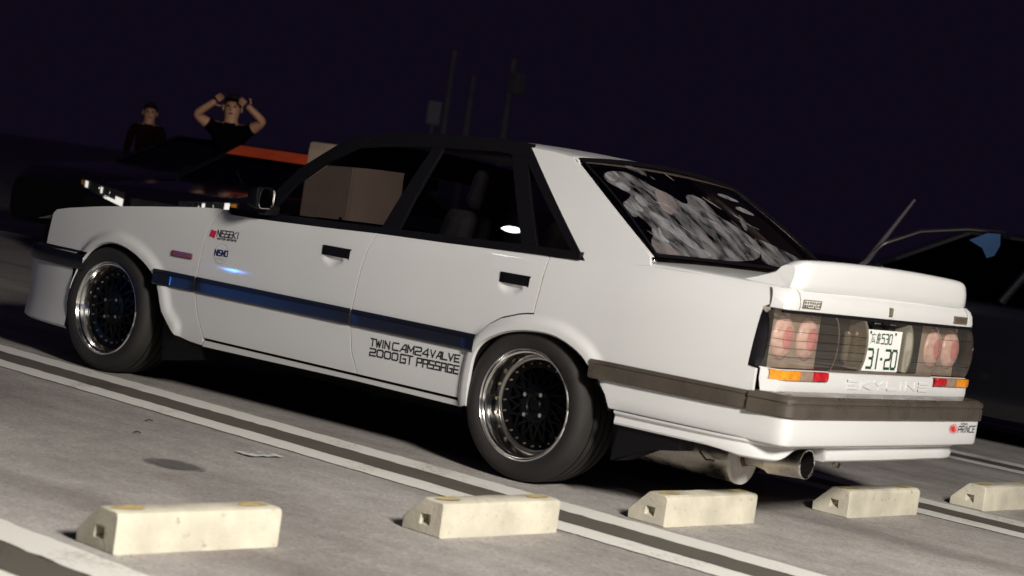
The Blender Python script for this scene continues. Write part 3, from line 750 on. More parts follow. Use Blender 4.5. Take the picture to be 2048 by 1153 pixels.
# pale reflections painted as patches on the rear window
REFLECTIONS = {
'reflection_pale': [[(-0.917, 0.218), (-0.851, 0.16), (-0.737, 0.136), (-0.617, 0.141), (-0.531, 0.199), (-0.447, 0.304), (-0.329, 0.358), (-0.288, 0.433), (-0.202, 0.448), (-0.141, 0.347), (-0.051, 0.32), (0.044, 0.347), (0.065, 0.411), (0.056, 0.528), (0.182, 0.608), (0.281, 0.724), (0.264, 0.805), (0.11, 0.915), (-0.191, 0.96), (-0.458, 0.963), (-0.712, 0.965), (-0.93, 0.965), (-.965, 0.948), (-0.96, 0.872), (-0.838, 0.761), (-0.864, 0.638), (-0.965, 0.587), (-0.965, 0.513), (-0.866, 0.465), (-0.78, 0.405), (-0.827, 0.368), (-0.918, 0.291)],
  [(0.388, 0.451), (0.411, 0.5), (0.302, 0.639), (0.244, 0.635)], [(-0.61, 0.056), (-0.433, 0.052), (-0.31, 0.209), (-0.402, 0.169)]],
'reflection_rose': [[(-0.463, 0.306), (-0.329, 0.358), (-0.347, 0.478), (-0.524, 0.595), (-0.593, 0.554), (-0.554, 0.45)], [(-0.96, 0.883), (-0.883, 0.852), (-0.783, 0.908), (-0.738, 0.965), (-0.95, 0.965)]],
'reflection_bright': [[(-0.87, 0.295), (-0.788, 0.274), (-0.732, 0.333), (-0.783, 0.379), (-0.854, 0.371)], [(-0.789, 0.433), (-0.695, 0.398), (-0.68, 0.487), (-0.734, 0.536), (-0.786, 0.522)], [(-0.877, 0.511), (-0.826, 0.494), (-0.791, 0.559), (-0.83, 0.593), (-0.884, 0.567)],
  [(-0.905, 0.202), (-0.819, 0.153), (-0.722, 0.15), (-0.769, 0.236), (-0.891, 0.289)], [(-0.965, 0.519), (-0.945, 0.535), (-0.913, 0.606), (-0.903, 0.641), (-0.96, 0.647), (-0.966, 0.588)],
  [(-0.761, 0.569), (-0.672, 0.585), (-0.563, 0.714), (-0.475, 0.881), (-0.564, 0.91), (-0.672, 0.769), (-0.772, 0.676)], [(-0.858, 0.74), (-0.81, 0.725), (-0.848, 0.806), (-0.803, 0.856), (-0.841, 0.859), (-0.895, 0.821)], [(-0.795, 0.729), (-0.762, 0.727), (-0.797, 0.801), (-0.764, 0.853), (-0.795, 0.861), (-0.838, 0.816)],
  [(-0.554, 0.898), (-0.461, 0.879), (-0.41, 0.938), (-0.517, 0.958)], [(0.338, 0.253), (0.508, 0.218), (0.667, 0.286), (0.503, 0.299)], [(0.424, 0.385), (0.578, 0.348), (0.687, 0.437), (0.499, 0.432)]]}
def reflection_poly(pts, m, d):
    # rounded outline, cut into a fine grid so that it follows the curved pane
    P = [Vector(p) for p in pts]; Q = []
    n = len(P)
    for i in range(n):
        a, b = P[i], P[(i + 1) % n]; Q += [a.lerp(b, .25), a.lerp(b, .75)]
    bm = bmesh.new(); bm.faces.new([bm.verts.new((p.x, 0, p.y)) for p in Q])
    for ax, st in ((0, .1), (2, .1)):
        c = -1.0
        while c < 1.0:
            co = [0, 0, 0]; co[ax] = c; no = [0, 0, 0]; no[ax] = 1
            bmesh.ops.bisect_plane(bm, geom=bm.verts[:] + bm.edges[:] + bm.faces[:], plane_co=co, plane_no=no, dist=1e-5); c += st
    for v in bm.verts: v.co = rg(v.co.x, v.co.z, d)
    return from_bm('painted_reflection', bm, m, RG, True)
REFLECTIONS['reflection_pale'].append([(.27, .70), (.40, .72), (.62, .80), (.90, .90), (.93, .962), (.30, .962), (.12, .94), (.24, .82)])
_rf = random.Random(3)
for i_ in range(34):
    cu, cv = _rf.uniform(-.9, .55), _rf.uniform(.12, .92)
    if cu > -.1 and cv < .25 + .6 * cu: continue
    l_, w_ = _rf.uniform(.04, .13), _rf.uniform(.008, .022); a_ = _rf.gauss(.95, .25)
    dx, dy = math.cos(a_), math.sin(a_)
    q_ = [(cu - dx * l_, cv - dy * l_ * .8), (cu - dy * w_, cv + dx * w_), (cu + dx * l_, cv + dy * l_ * .8), (cu + dy * w_ * .6, cv - dx * w_ * .6)]
    if all(-.95 < u_ < .95 and .04 < v_ < .96 for u_, v_ in q_): REFLECTIONS['reflection_bright' if i_ % 3 == 0 else 'reflection_rose'].append(q_)
for m_, d_ in (('reflection_pale', .0002), ('reflection_rose', .0012), ('reflection_bright', .0022)):
    for k_, pts in enumerate(REFLECTIONS[m_]): reflection_poly(pts, m_, d_ + .0002 * (k_ % 5))
# windscreen
loft('windscreen', [[(-1.36 - .36 * v - .05 * (1 - u * u), u * (.60 + .13 * v), 1.262 - .37 * v + .03 * (1 - u * u) * (1 - v)) for u in [-1, -.8, -.5, -.2, 0, .2, .5, .8, 1]] for v in (0, .25, .5, .75, 1)], 'side_glass', CAR)
loft('sun_strip', [[(-1.352 - .36 * v - .05 * (1 - u * u), u * (.60 + .13 * v), 1.255 - .37 * v + .03 * (1 - u * u) * (1 - v)) for u in [-1, -.8, -.5, -.2, 0, .2, .5, .8, 1]] for v in (0, .15, .30)], 'black_trim', CAR)
box('rear_view_mirror', -1.46, -1.44, -.12, .12, 1.10, 1.16, 'black_trim', CAR, .01)
box('dashboard', -1.78, -1.30, -.66, .66, .72, .885, 'interior', CAR, .04)
box('cabin_floor', -1.75, .30, -.70, .70, .30, .42, 'interior', CAR, .02)
box('parcel_shelf', .02, .42, -.66, .66, .86, .90, 'interior', CAR, .01)
tube('steering_wheel', [(-1.22 + .09 * math.sin(a) , .36 + .185 * math.cos(a), .93 + .16 * math.sin(a)) for a in [2 * math.pi * i / 28 for i in range(29)]], .014, 'interior', CAR, 8)
for y in (-.36, .36):
    for x, w, hd in ((-.85, .25, True), (-.02, .31, True)):
        bm = bmesh.new()
        bm_box(bm, -.06, .06, -w, w, 0, .56, .05, Matrix.Translation((x, y, .50)) @ Matrix.Rotation(math.radians(17), 4, 'Y'))
        bm_box(bm, -.45, .02, -w, w, .40, .55, .05, Matrix.Translation((x, y, 0)))
        o = from_bm('seat', bm, 'seat_fabric', CAR, False)
        if x > -.5: continue
        bm = bmesh.new(); bm_box(bm, -.05, .05, -.16, .16, .57, .75, .04, Matrix.Translation((x + .012, y, .495)) @ Matrix.Rotation(math.radians(15), 4, 'Y'))
        from_bm('headrest', bm, 'seat_fabric', o, False)
# door mirrors
for s in (-1, 1):
    bm = bmesh.new()
    v0 = [(-1.545, .845, .908), (-1.545, .955, .905), (-1.55, .955, 1.010), (-1.555, .845, 1.012)]
    v1 = [(-1.66, .86, .925), (-1.63, .94, .92), (-1.635, .935, .99), (-1.665, .86, 1.0)]
    a = [bm.verts.new((x, s * y, z)) for x, y, z in v0]; b = [bm.verts.new((x, s * y, z)) for x, y, z in v1]
    bm.faces.new(a); bm.faces.new(b)
    for i in range(4): bm.faces.new((a[i], a[(i + 1) % 4], b[(i + 1) % 4], b[i]))
    bmesh.ops.bevel(bm, geom=bm.edges[:], offset=.016, segments=3, affect='EDGES', profile=.6)
    bm_box(bm, -1.64, -1.58, min(s * .77, s * .86), max(s * .77, s * .86), .885, .93, .01)
    o = from_bm('door_mirror', bm, 'black_trim', CAR, True); sharpen(o, 40)
    ring = []
    for (y, z) in ((.862, .934), (.967, .930), (.967, .998), (.862, .998)): ring.append((y, z))
    tube('mirror_rim', [(-1.5415, s * y, z) for y, z in [(.856, .935), (.863, .921), (.873, .917), (.927, .914), (.938, .919), (.943, .93), (.943, .985), (.936, .998), (.925, 1.002), (.873, 1.002), (.861, .998), (.856, .985), (.856, .935)]], .0035, 'polished_alloy', o, 6)
    mesh('mirror_glass', [(-1.543, s * y, z) for y, z in ((.86, .92), (.939, .917), (.939, .998), (.86, .999))], [(0, 1, 2, 3)], 'chrome', o)

# ---- boot lid, spoiler, tail
rows = []
for i in range(15):
    x = .40 + .66 * i / 14
    z0 = ctab([(.40, .950), (.6, .950), (.85, .947), (1.06, .936)], x)
    rows.append([(x, t * .712, z0 + .016 * (1 - abs(t) ** 2.5) ) for t in [-1, -.98, -.9, -.6, -.3, 0, .3, .6, .9, .98, 1]])
BOOT = loft('boot_lid', rows, 'white_paint', CAR)
for s in (-1, 1):   # shoulder between the lid and the quarter panel
    rows = []
    for i in range(20):
        x = .44 + .60 * i / 19; zs = ctab(SHOULDER, x); yh = half(x, zs)
        rows.append([(x, s * yh, zs - .003), (x, s * (yh - .006), zs + .004), (x, s * (yh - .022), zs + .009), (x, s * .717, zs + .010), (x, s * .716, zs - .02)])
    loft('quarter_shoulder', rows, 'white_paint', CAR)
    mesh('boot_gutter', [(.40, s * .730, .915), (1.05, s * .730, .905), (1.05, s * .70, .905), (.40, s * .70, .915)], [(0, 1, 2, 3)], 'underbody', CAR)
def tail_row(y_half, xc, corner, n=10):
    """left corner -> centre -> right: returns path"""
    P = [(xc - .090, -y_half - .002), (xc - .024, -(y_half - .006)), (xc - .007, -(y_half - .024)), (xc - .003, -(y_half - .06)), (xc - .003, -.55), (xc, -.3), (xc + .001, 0)]
    return P + [(x, -y) for x, y in P[::-1][1:]]
def tail_loft(name, spec, m, parent, deg=32):
    rows = []
    for z, xc, yh in spec: rows.append([(x, y, z) for x, y in tail_row(yh, xc, 0)])
    return loft(name, rows, m, parent, deg=deg)
# upper tail face (boot lid rear) and corner posts
def sub_tail(name, spec, ya, yb, m, parent, thick=.012, nx=14, edge=True):
    """slice of the tail face between ya and yb (y positions), with returned edges"""
    rows = []
    ys = [ya + (yb - ya) * i / nx for i in range(nx + 1)]
    def xat(y, xc, yh):
        P = tail_row(yh, xc, 0); y = max(-yh, min(yh, y))
        for (x0, y0), (x1, y1) in zip(P, P[1:]):
            if y0 <= y <= y1: return x0 + (x1 - x0) * (y - y0) / (y1 - y0 + 1e-9)
        return xc
    if edge: rows.append([(xat(y, spec[0][1], spec[0][2]) - thick, max(-spec[0][2], min(spec[0][2], y)), spec[0][0]) for y in ys])
    for z, xc, yh in spec: rows.append([(xat(y, xc, yh), max(-yh, min(yh, y)), z) for y in ys])
    if edge: rows.append([(xat(y, spec[-1][1], spec[-1][2]) - thick, max(-spec[-1][2], min(spec[-1][2], y)), spec[-1][0]) for y in ys])
    return loft(name, rows, m, parent)
UP = [(.862, 1.106, .792), (.880, 1.109, .790), (.905, 1.106, .784), (.925, 1.098, .776), (.938, 1.084, .764)]
TF = sub_tail('boot_lid_face', UP, -.700, .700, 'white_paint', CAR, nx=30)
for s in (-1, 1):
    sub_tail('tail_corner', UP, s * .704, s * .80, 'white_paint', CAR, nx=12)
LOW = [(.556, 1.112, .812), (.572, 1.116, .811), (.60, 1.116, .809), (.636, 1.114, .806), (.642, 1.106, .805)]
TL = sub_tail('rear_panel', LOW, -.81, .81, 'white_paint', CAR, nx=60)
# spoiler
def spo(t):
    """cross-section at span position t in -1..1: list of (x, z)"""
    e = abs(t); k = 1 - smoothstep(.90, 1.0, e)
    top = 1.046 + .016 * (1 - e * e); 
    x0 = .815 + .03 * (e ** 3)
    base = .944 + .012 * (1 - e * e)
    P = [(x0, base + .002), (x0 + .06, base + .026), (x0 + .13, base + .060), (.992, top - .012), (1.035, top - .003), (1.060, top), (1.076, top - .006), (1.083, top - .018), (1.087, top - .05), (1.085, top - .085), (1.082, .945), (1.074, .936)]
    return P
rows = []
TS = [-1 + 2 * i / 44 for i in range(45)]
for t in TS:
    e = abs(t); sec = spo(t)
    edge = max(0, (e - .88) / .12)
    yy = .728 * t
    rnd = 1 - math.sqrt(max(0, 1 - edge * edge)) if edge > 0 else 0
    zb = .940
    row = []
    for i, (x, z) in enumerate(sec):
        zz = z - (z - zb) * .22 * rnd
        xx = x - .030 * rnd * (1 if i > 3 else 0)
        # sides lean inwards towards the top
        y = yy - math.copysign(.028 * (z - zb) / .11, t) * smoothstep(.75, 1, e)
        row.append((xx + .012, y, zz))
    rows.append(row)
SP = loft('boot_spoiler', rows, 'white_paint', CAR, deg=50)
for e_, s in ((0, 1), (-1, -1)):
    sec = rows[e_]; c = len(sec); vs = list(sec) + [(.9, sec[0][1], .93), (1.05, sec[0][1], .93)]
    mesh('spoiler_end', list(sec), [tuple(range(c))], 'white_paint', SP)
# tail lamps -----------------------------------------------------------
ZL0, ZL1 = .642, .858
def lens_x(y, z, base=1.102):
    t = (z - .745) / .108
    P = tail_row(.803, base, 0); yy = max(-.803, min(.803, y))
    for (x0, y0), (x1, y1) in zip(P, P[1:]):
        if y0 <= yy <= y1: x = x0 + (x1 - x0) * (yy - y0) / (y1 - y0); break
    return x + .030 * (max(0, 1 - t * t)) ** .6 - .004
def lens_piece(name, ya, yb, m, parent, nx=16, nz=12, close=True, inset_x=0):
    rows = []
    for j in range(nz + 1):
        z = ZL0 + .004 + (ZL1 - ZL0 - .008) * j / nz
        r = [(lens_x(ya + (yb - ya) * i / nx, z) - inset_x, ya + (yb - ya) * i / nx, z) for i in range(nx + 1)]
        rows.append(r)
    return loft(name, rows, m, parent)
LB = box('lamp_housing', .97, 1.035, -.790, .790, .640, .860, 'lamp_back', CAR)
for s in (-1, 1):
    # black surround wrapping the corner
    rows = []
    for j in range(7):
        z = .640 + .219 * j / 6
        rows.append([(.992 + .012 * j / 6, s * (half(1.0, z) - .002), z), (1.02, s * (half(1.02, z) - .004), z), (1.046, s * .790, z), (1.052, s * .785, z), (1.03, s * .775, z)])
    loft('lamp_surround', rows, 'black_trim', LB)
    a, b = (-.803, -.415) if s < 0 else (.430, .803)
    ln = lens_piece('tail_lamp_lens', a, b, 'smoked_lens', LB, 22)
    # thin moulded ribs on the lens
    for z in ([.690, .722, .752, .784, .822] if s < 0 else [.690, .80]):
        tube('lens_rib', [(lens_x(a + (b - a) * i / 20, z) + .0012, a + (b - a) * i / 20, z) for i in range(21)], .0009, 'black_trim', ln, 5)
    tube('lens_edge', [(lens_x(b if s < 0 else a, ZL0 + .006 + .204 * j / 12) + .001, b if s < 0 else a, ZL0 + .006 + .204 * j / 12) for j in range(13)], .0016, 'badge_brown', ln, 6)
    for yc in ((-.675, -.495) if s < 0 else (.560, .722)):
        R_ = .078
        prof = [(.001, .0), (.022, .0015), (.042, .006), (.054, .012), (R_ - .010, .020), (R_, .030), (R_, .040)]
        seg = 32; vs, fs, mi = [], [], []
        for k in range(seg):
            an = 2 * math.pi * k / seg
            for r, d in prof: vs.append((1.066 - d, yc + r * math.cos(an) * .96, .752 + r * math.sin(an) * 1.08))
        np_ = len(prof)
        for k in range(seg):
            k2 = (k + 1) % seg
            for i in range(np_ - 1): fs.append((k * np_ + i, k * np_ + i + 1, k2 * np_ + i + 1, k2 * np_ + i)); mi.append(0 if i < 2 else 1)
        o = mesh('lamp_bulb_bowl', vs, fs, ['lamp_red', 'lamp_pale'], LB, True, mi)
    # inner garnish beside the number plate
    a2, b2 = (-.411, -.190) if s < 0 else (.190, .426)
    gl = lens_piece('lamp_garnish', a2, b2, 'smoked_lens', LB, 12)
    box('garnish_back', 1.036, 1.044, min(a2, b2), max(a2, b2), .645, .855, 'interior', LB)
    for z in ([.69, .722, .752, .784] if s < 0 else [.70]):
        tube('lens_rib', [(lens_x(a2 + (b2 - a2) * i / 10, z) + .0012, a2 + (b2 - a2) * i / 10, z) for i in range(11)], .0009, 'black_trim', gl, 5)
    ye = b2 if s < 0 else a2
    # D-shaped end plate of the garnish facing the plate recess
    pr = [(lens_x(ye, ZL0 + .012 + .192 * j / 14) + .002, ZL0 + .012 + .192 * j / 14) for j in range(15)]
    vs = [(x, ye + dy, z) for dy in (-.006, .006) for x, z in [(1.036, ZL0 + .012)] + pr + [(1.036, ZL1 - .012)]]
    n = len(pr) + 2
    fs = [tuple(range(n)), tuple(range(2 * n - 1, n - 1, -1))] + [(i, (i + 1) % n, n + (i + 1) % n, n + i) for i in range(n)]
    sharpen(mesh('garnish_end', vs, fs, 'lamp_ring', LB, True), 40)
    bm = bmesh.new()
    ya, yb = sorted((ye - s * .0 + (-.055 if s < 0 else .02), ye + (-.02 if s < 0 else .055)))
    bm_box(bm, 1.045, 1.070, ya, yb, .675, .80, .012)
    from_bm('garnish_block', bm, 'lamp_ring', LB)
# number plate
box('plate_recess', 1.036, 1.046, -.186, .186, .645, .855, 'interior', LB)
PL = box('number_plate', 1.086, 1.090, -.165, .165, .650, .815, 'plate_white', CAR, .0015)
pf = lambda y, z, k=0: (1.0908 + k, y, z)
strokes_to_mesh('plate_digits', word('3', -.100, -.058, .664, .737) + [[(-.022, .664), (-.022, .737)]] + [[(.012, .700), (.020, .700)]] + word('20', .048, .142, .664, .737, gap=.34), .0105, pf, 'plate_green', PL)
strokes_to_mesh('plate_digits', word('530', -.006, .082, .762, .800, gap=.42), .0055, pf, 'plate_green', PL)
# area name (two characters drawn stroke by stroke) and the kana at the left
def kanji(y0, z0, w, h, st): return [[(y0 + x * w, z0 + z * h) for x, z in s_] for s_ in st]
HIRO = [[(.5, 1.0), (.5, .86)], [(.08, .84), (.98, .84)], [(.2, .84), (.16, .4), (.0, .0)], [(.55, .62), (.30, .12), (.85, .18)], [(.72, .38), (.95, .0)]]
SHIMA = [[(.5, 1.02), (.42, .92)], [(.2, .92), (.2, .38)], [(.2, .92), (.82, .92), (.82, .64)], [(.2, .78), (.82, .78)], [(.2, .64), (.82, .64)], [(.2, .50), (.98, .50)], [(.2, .38), (.92, .38), (.88, .05), (.78, .02)], [(.10, .26), (.10, .04), (.66, .04)], [(.38, .32), (.38, .04)], [(.66, .26), (.66, .04)]]
strokes_to_mesh('plate_area_name', kanji(-.092, .762, .036, .040, HIRO) + kanji(-.050, .762, .034, .040, SHIMA), .0034, pf, 'plate_green', PL)
strokes_to_mesh('plate_kana', kanji(-.148, .685, .030, .034, [[(.1, .8), (.9, .8)], [(.45, 1), (.4, .3), (.6, .05), (.9, .2)], [(.85, .6), (.3, .1)]]), .004, pf, 'plate_green', PL)
for y in (-.105, .105):
    lathe('plate_bolt', [(.0001, -.004), (.006, -.003), (.007, 0), (.007, .003)], 'chrome', PL, 14).matrix_basis = Matrix.Translation((1.091, y, .803)) @ Matrix.Rotation(math.radians(-90), 4, 'Z').inverted()
for y in (-.07, .06):
    o = box('plate_lamp', 1.060, 1.100, y - .022, y + .022, .838, .850, 'chrome', LB, .004)
# amber / clear / red strips below the lens
def lamp_strip(ya, yb, m, parent, z0=.602, z1=.640):
    rows = []
    for z, d in ((z0, -.004), (z0 + .003, .006), ((z0 + z1) / 2, .009), (z1 - .002, .007), (z1, -.004)):
        rows.append([(lens_x(ya + (yb - ya) * i / 8, .745) - .0085 + d, ya + (yb - ya) * i / 8, z) for i in range(9)])
    return loft('indicator_lens', rows, m, parent)
for s in (-1, 1):
    for a, b, m in ((.800, .655, 'amber'), (.653, .560, 'clear_lens'), (.558, .445, 'red_lens')):
        lamp_strip(*sorted((s * a, s * b)), m, LB)
for s in (-1, 1):
    bm = bmesh.new(); bm_box(bm, 1.09, 1.131, min(s * .47, s * .53), max(s * .47, s * .53), .608, .634, .004); from_bm('reflector', bm, 'red_lens', LB)
# trim lines
tube('lamp_upper_trim', [(lens_x(y, ZL1) + .006, y, ZL1 - .004) for y in [-.79 + 1.58 * i / 40 for i in range(41)]], .0055, 'black_trim', LB, 8)
tube('lamp_lower_trim', [(lens_x(y, ZL0) + .004, y, ZL0 + .003) for y in [-.42 + .85 * i / 20 for i in range(21)]], .005, 'badge_brown', LB, 8)
# model name embossed in white, badges
def tail_pt(off):
    def f(y, z, k=0):
        for (z0, x0, h0), (z1, x1, h1) in zip((LOW + UP), (LOW + UP)[1:]):
            if z0 <= z <= z1:
                t = (z - z0) / (z1 - z0); xc = x0 + (x1 - x0) * t; yh = h0 + (h1 - h0) * t; break
        else: xc, yh = 1.10, .79
        P = tail_row(yh, xc, 0)
        for (a, ya), (b, yb) in zip(P, P[1:]):
            if ya <= y <= yb: return (a + (b - a) * (y - ya) / (yb - ya) + off + k, y, z)
        return (xc + off + k, y, z)
    return f
def raised(name, polys, thick, mapfn0, mapfn1, m, parent):
    """embossed strokes: little solid bars"""
    vs, fs = [], []; k = 0
    for pl in polys:
        for (a, b), (c, d) in zip(pl, pl[1:]):
            dx, dz = c - a, d - b; l = math.hypot(dx, dz); ux, uz = dx / l * thick / 2, dz / l * thick / 2
            q = [(a - ux - uz, b - uz + ux), (a - ux + uz, b - uz - ux), (c + ux + uz, d + uz - ux), (c + ux - uz, d + uz + ux)]
            i = len(vs); vs += [mapfn0(x, z) for x, z in q] + [mapfn1(x, z, .0002 * (k % 4)) for x, z in q]; k += 1
            fs += [(i + 4, i + 5, i + 6, i + 7)] + [(i + j, i + (j + 1) % 4, i + 4 + (j + 1) % 4, i + 4 + j) for j in range(4)]
    return mesh(name, vs, fs, m, parent)
raised('model_name', word('SKYLINE', -.275, .400, .583, .611, gap=.42), .0085, tail_pt(-.002), tail_pt(.0032), 'white_paint', TL)
# PASSAGE badge
b0 = loft('badge', [[tail_pt(.004)(-.690 + .134 * i / 8 + .008 * j, .873 + .032 * j) for i in range(9)] for j in (0, .5, 1)], 'badge_gold', TF)
strokes_to_mesh('badge_lettering', word('PaSSaGE', -.683, -.565, .878, .900, gap=.22, shear=.2), .0024, tail_pt(.0055), 'plate_white', TF)
box('emblem', 1.102, 1.114, -.013, .013, .872, .908, 'badge_gold', TF, .003)
box('emblem_inlay', 1.1135, 1.1165, -.008, .008, .877, .903, 'lamp_ring', TF, .001)
box('badge', 1.096, 1.1125, .572, .690, .872, .902, 'badge_brown', TF, .002)
strokes_to_mesh('badge_lettering', word('2000GT', .582, .680, .880, .894, gap=.3), .0022, lambda y, z, k=0: (1.1132 + k, y, z), 'badge_gold', TF)

# ---- rear bumper
side_p = [(.425, -.836), (.55, -.834), (.70, -.830), (.85, -.823), (1.0, -.817), (1.10, -.815), (1.152, -.811), (1.180, -.796), (1.191, -.760), (1.195, -.60), (1.199, -.30), (1.200, 0)]
full = side_p + [(x, -y) for x, y in side_p[::-1][1:]]
rp = refine(full, 3)
RB = plan_loft('rear_bumper', rp, [(-.03, .372), (-.006, .372), (-.002, .380), (-.001, .42), (0, .474), (0, .51), (-.01, .512)], 'white_paint', CAR, zfun=None)
for v_ in RB.data.vertices:
    if v_.co.x < .50:
        xa = ctab([(.362, .421), (.429, .387), (.476, .346), (.512, .318)], v_.co.z); v_.co.x = xa + (v_.co.x - .425) * (.50 - xa) / .075
plan_loft('bumper_top', [p for p in rp if p[0] > 1.02], [(.0, .545), (-.006, .556), (-.03, .560), (-.085, .562)], 'bumper_strip', RB)
plan_loft('bumper_strip', refine([(1.022, -.826)] + [p for p in full if p[0] > 1.05] + [(1.022, .826)], 4), [(-.012, .472), (.006, .473), (.011, .479), (.011, .520), (.006, .524), (.006, .527), (.011, .531), (.011, .543), (.005, .551), (-.012, .552)], 'bumper_strip', RB)
# lower valance with tucked-in corners and a cut-out for the tail pipe
low_p = [(.455, -.826), (.60, -.823), (.80, -.815), (.95, -.800), (1.04, -.775), (1.09, -.735), (1.118, -.68), (1.130, -.60), (1.133, -.54), (1.134, -.48), (1.135, -.42), (1.136, -.35), (1.140, -.2), (1.142, 0)]
lp = refine(low_p + [(x, -y) for x, y in low_p[::-1][1:]], 4)
def cut(z, y, x):
    if x > 1.0 and y < 0:
        b = smoothstep(-.72, -.61, y) * (1 - smoothstep(-.425, -.412, y))
        return z + max(0, (.352 - z)) * b if z < .352 else z
    if x < 1.0: return z + max(0, .318 - z) * (1 - smoothstep(.85, 1.04, x))
    return z
plan_loft('bumper_valance', lp, [(.026, .371), (.024, .362), (.010, .352), (.012, .340), (.014, .325), (.010, .307), (.0, .300), (-.05, .300)], 'white_paint', RB, zfun=cut)
# dealer sticker
bfm = lambda y, z, k=0: (1.1895 - .000 + .0012 + k - (.004 * smoothstep(.3, .75, abs(y))) - .003 * (abs(y) > .6), y, z)
def bx(y, z, k=0):
    P = full
    for (a, ya), (b, yb) in zip(P, P[1:]):
        if ya <= y <= yb: return (a + (b - a) * (y - ya) / (yb - ya + 1e-9) + .0016 + k, y, z)
    return (1.17, y, z)
rays = []
for i in range(16):
    a = 2 * math.pi * i / 16; rays.append([(.535 + .016 * math.cos(a), .440 + .010 * math.sin(a)), (.535 + .042 * math.cos(a), .440 + .021 * math.sin(a))])
strokes_to_mesh('sticker', rays, .0030, bx, 'decal_scarlet', RB)
vs = [bx(.535, .440, .0012)] + [bx(.535 + .013 * math.cos(a), .440 + .010 * math.sin(a), .0012) for a in [2 * math.pi * i / 16 for i in range(16)]]
mesh('sticker', vs, [(0, 1 + i, 1 + (i + 1) % 16) for i in range(16)], 'decal_scarlet', RB)
strokes_to_mesh('sticker_lettering', word('PRINCE', .584, .748, .425, .451, {'I': .3}, .5, shear=.25), .0042, bx, 'decal_black', RB)
strokes_to_mesh('sticker_lettering', word('NISSAN', .605, .668, .457, .4645, {'I': .3}, .5), .0015, bx, 'decal_black', RB)
# ---- exhaust
yE = -.475
MUF = tube('silencer', [(.30, yE + .02, .255), (.31, yE + .02, .255), (.82, yE, .252), (.826, yE, .252)], [.02, .098, .098, .098], 'steel_pipe', CAR, 40)
MUF.scale = (1, 1, 1)
lathe('silencer_end', [(.03, -.004), (.088, -.006), (.100, -.002), (.101, .012), (.095, .016)], 'white_enamel', MUF, 40).matrix_basis = Matrix.Translation((.832, yE, .252)) @ Matrix.Rotation(math.radians(90), 4, 'Z')
lathe('pipe_collar', [(.024, -.018), (.034, -.012), (.036, .004)], 'rust', MUF, 20).matrix_basis = Matrix.Translation((.838, yE, .262)) @ Matrix.Rotation(math.radians(90), 4, 'Z')
TP = tube('tail_pipe', [(.80, yE, .262), (.90, yE + .004, .268), (.955, yE + .006, .272)], [.030, .036, .050], 'steel_pipe', CAR, 28)
tube('pipe_tip', [(.945, yE + .006, .272), (1.03, yE + .010, .279), (1.092, yE + .012, .284), (1.100, yE + .012, .285)], [.0545, .0555, .0565, .0560], 'steel_pipe', TP, 36, caps=False)
tube('pipe_bore', [(.99, yE + .0085, .276), (1.0995, yE + .012, .2849)], [.050, .0525], 'underbody', TP, 36, caps=False)
mesh('pipe_depth', [(1.0, yE + .009 + .051 * math.cos(a), .2765 + .051 * math.sin(a)) for a in [2 * math.pi * i / 24 for i in range(24)]], [tuple(range(24))], 'underbody', TP)
tube('pipe_lip', [(1.1005, yE + .012 + .0545 * math.cos(a), .285 + .0545 * math.sin(a)) for a in [2 * math.pi * i / 36 for i in range(37)]], .0036, 'chrome', TP, 8)
tube('tow_hook', [(1.04, -.12 + .026 * math.cos(a), .272 + .020 * math.sin(a)) for a in [2 * math.pi * i / 16 for i in range(17)]], .006, 'steel_pipe', CAR, 8)
bm = bmesh.new(); bmesh.ops.create_uvsphere(bm, u_segments=24, v_segments=12, radius=1, matrix=Matrix.Translation((.70, .14, .335)) @ Matrix.Diagonal((.36, .33, .075, 1)))
from_bm('fuel_tank', bm, 'lamp_back', CAR, True)
tube('hanger_hook', [(.70, -.60, .30), (.71, -.60, .255), (.74, -.60, .232), (.78, -.60, .236)], .005, 'steel_pipe', CAR, 8)
# washer / aerial base at the foot of the rear pillar
bm = bmesh.new(); bmesh.ops.create_cone(bm, cap_ends=True, segments=16, radius1=.014, radius2=.008, depth=.020, matrix=Matrix.Translation((.462, -.748, .962)))
from_bm('aerial_base', bm, 'chrome', CAR, True)

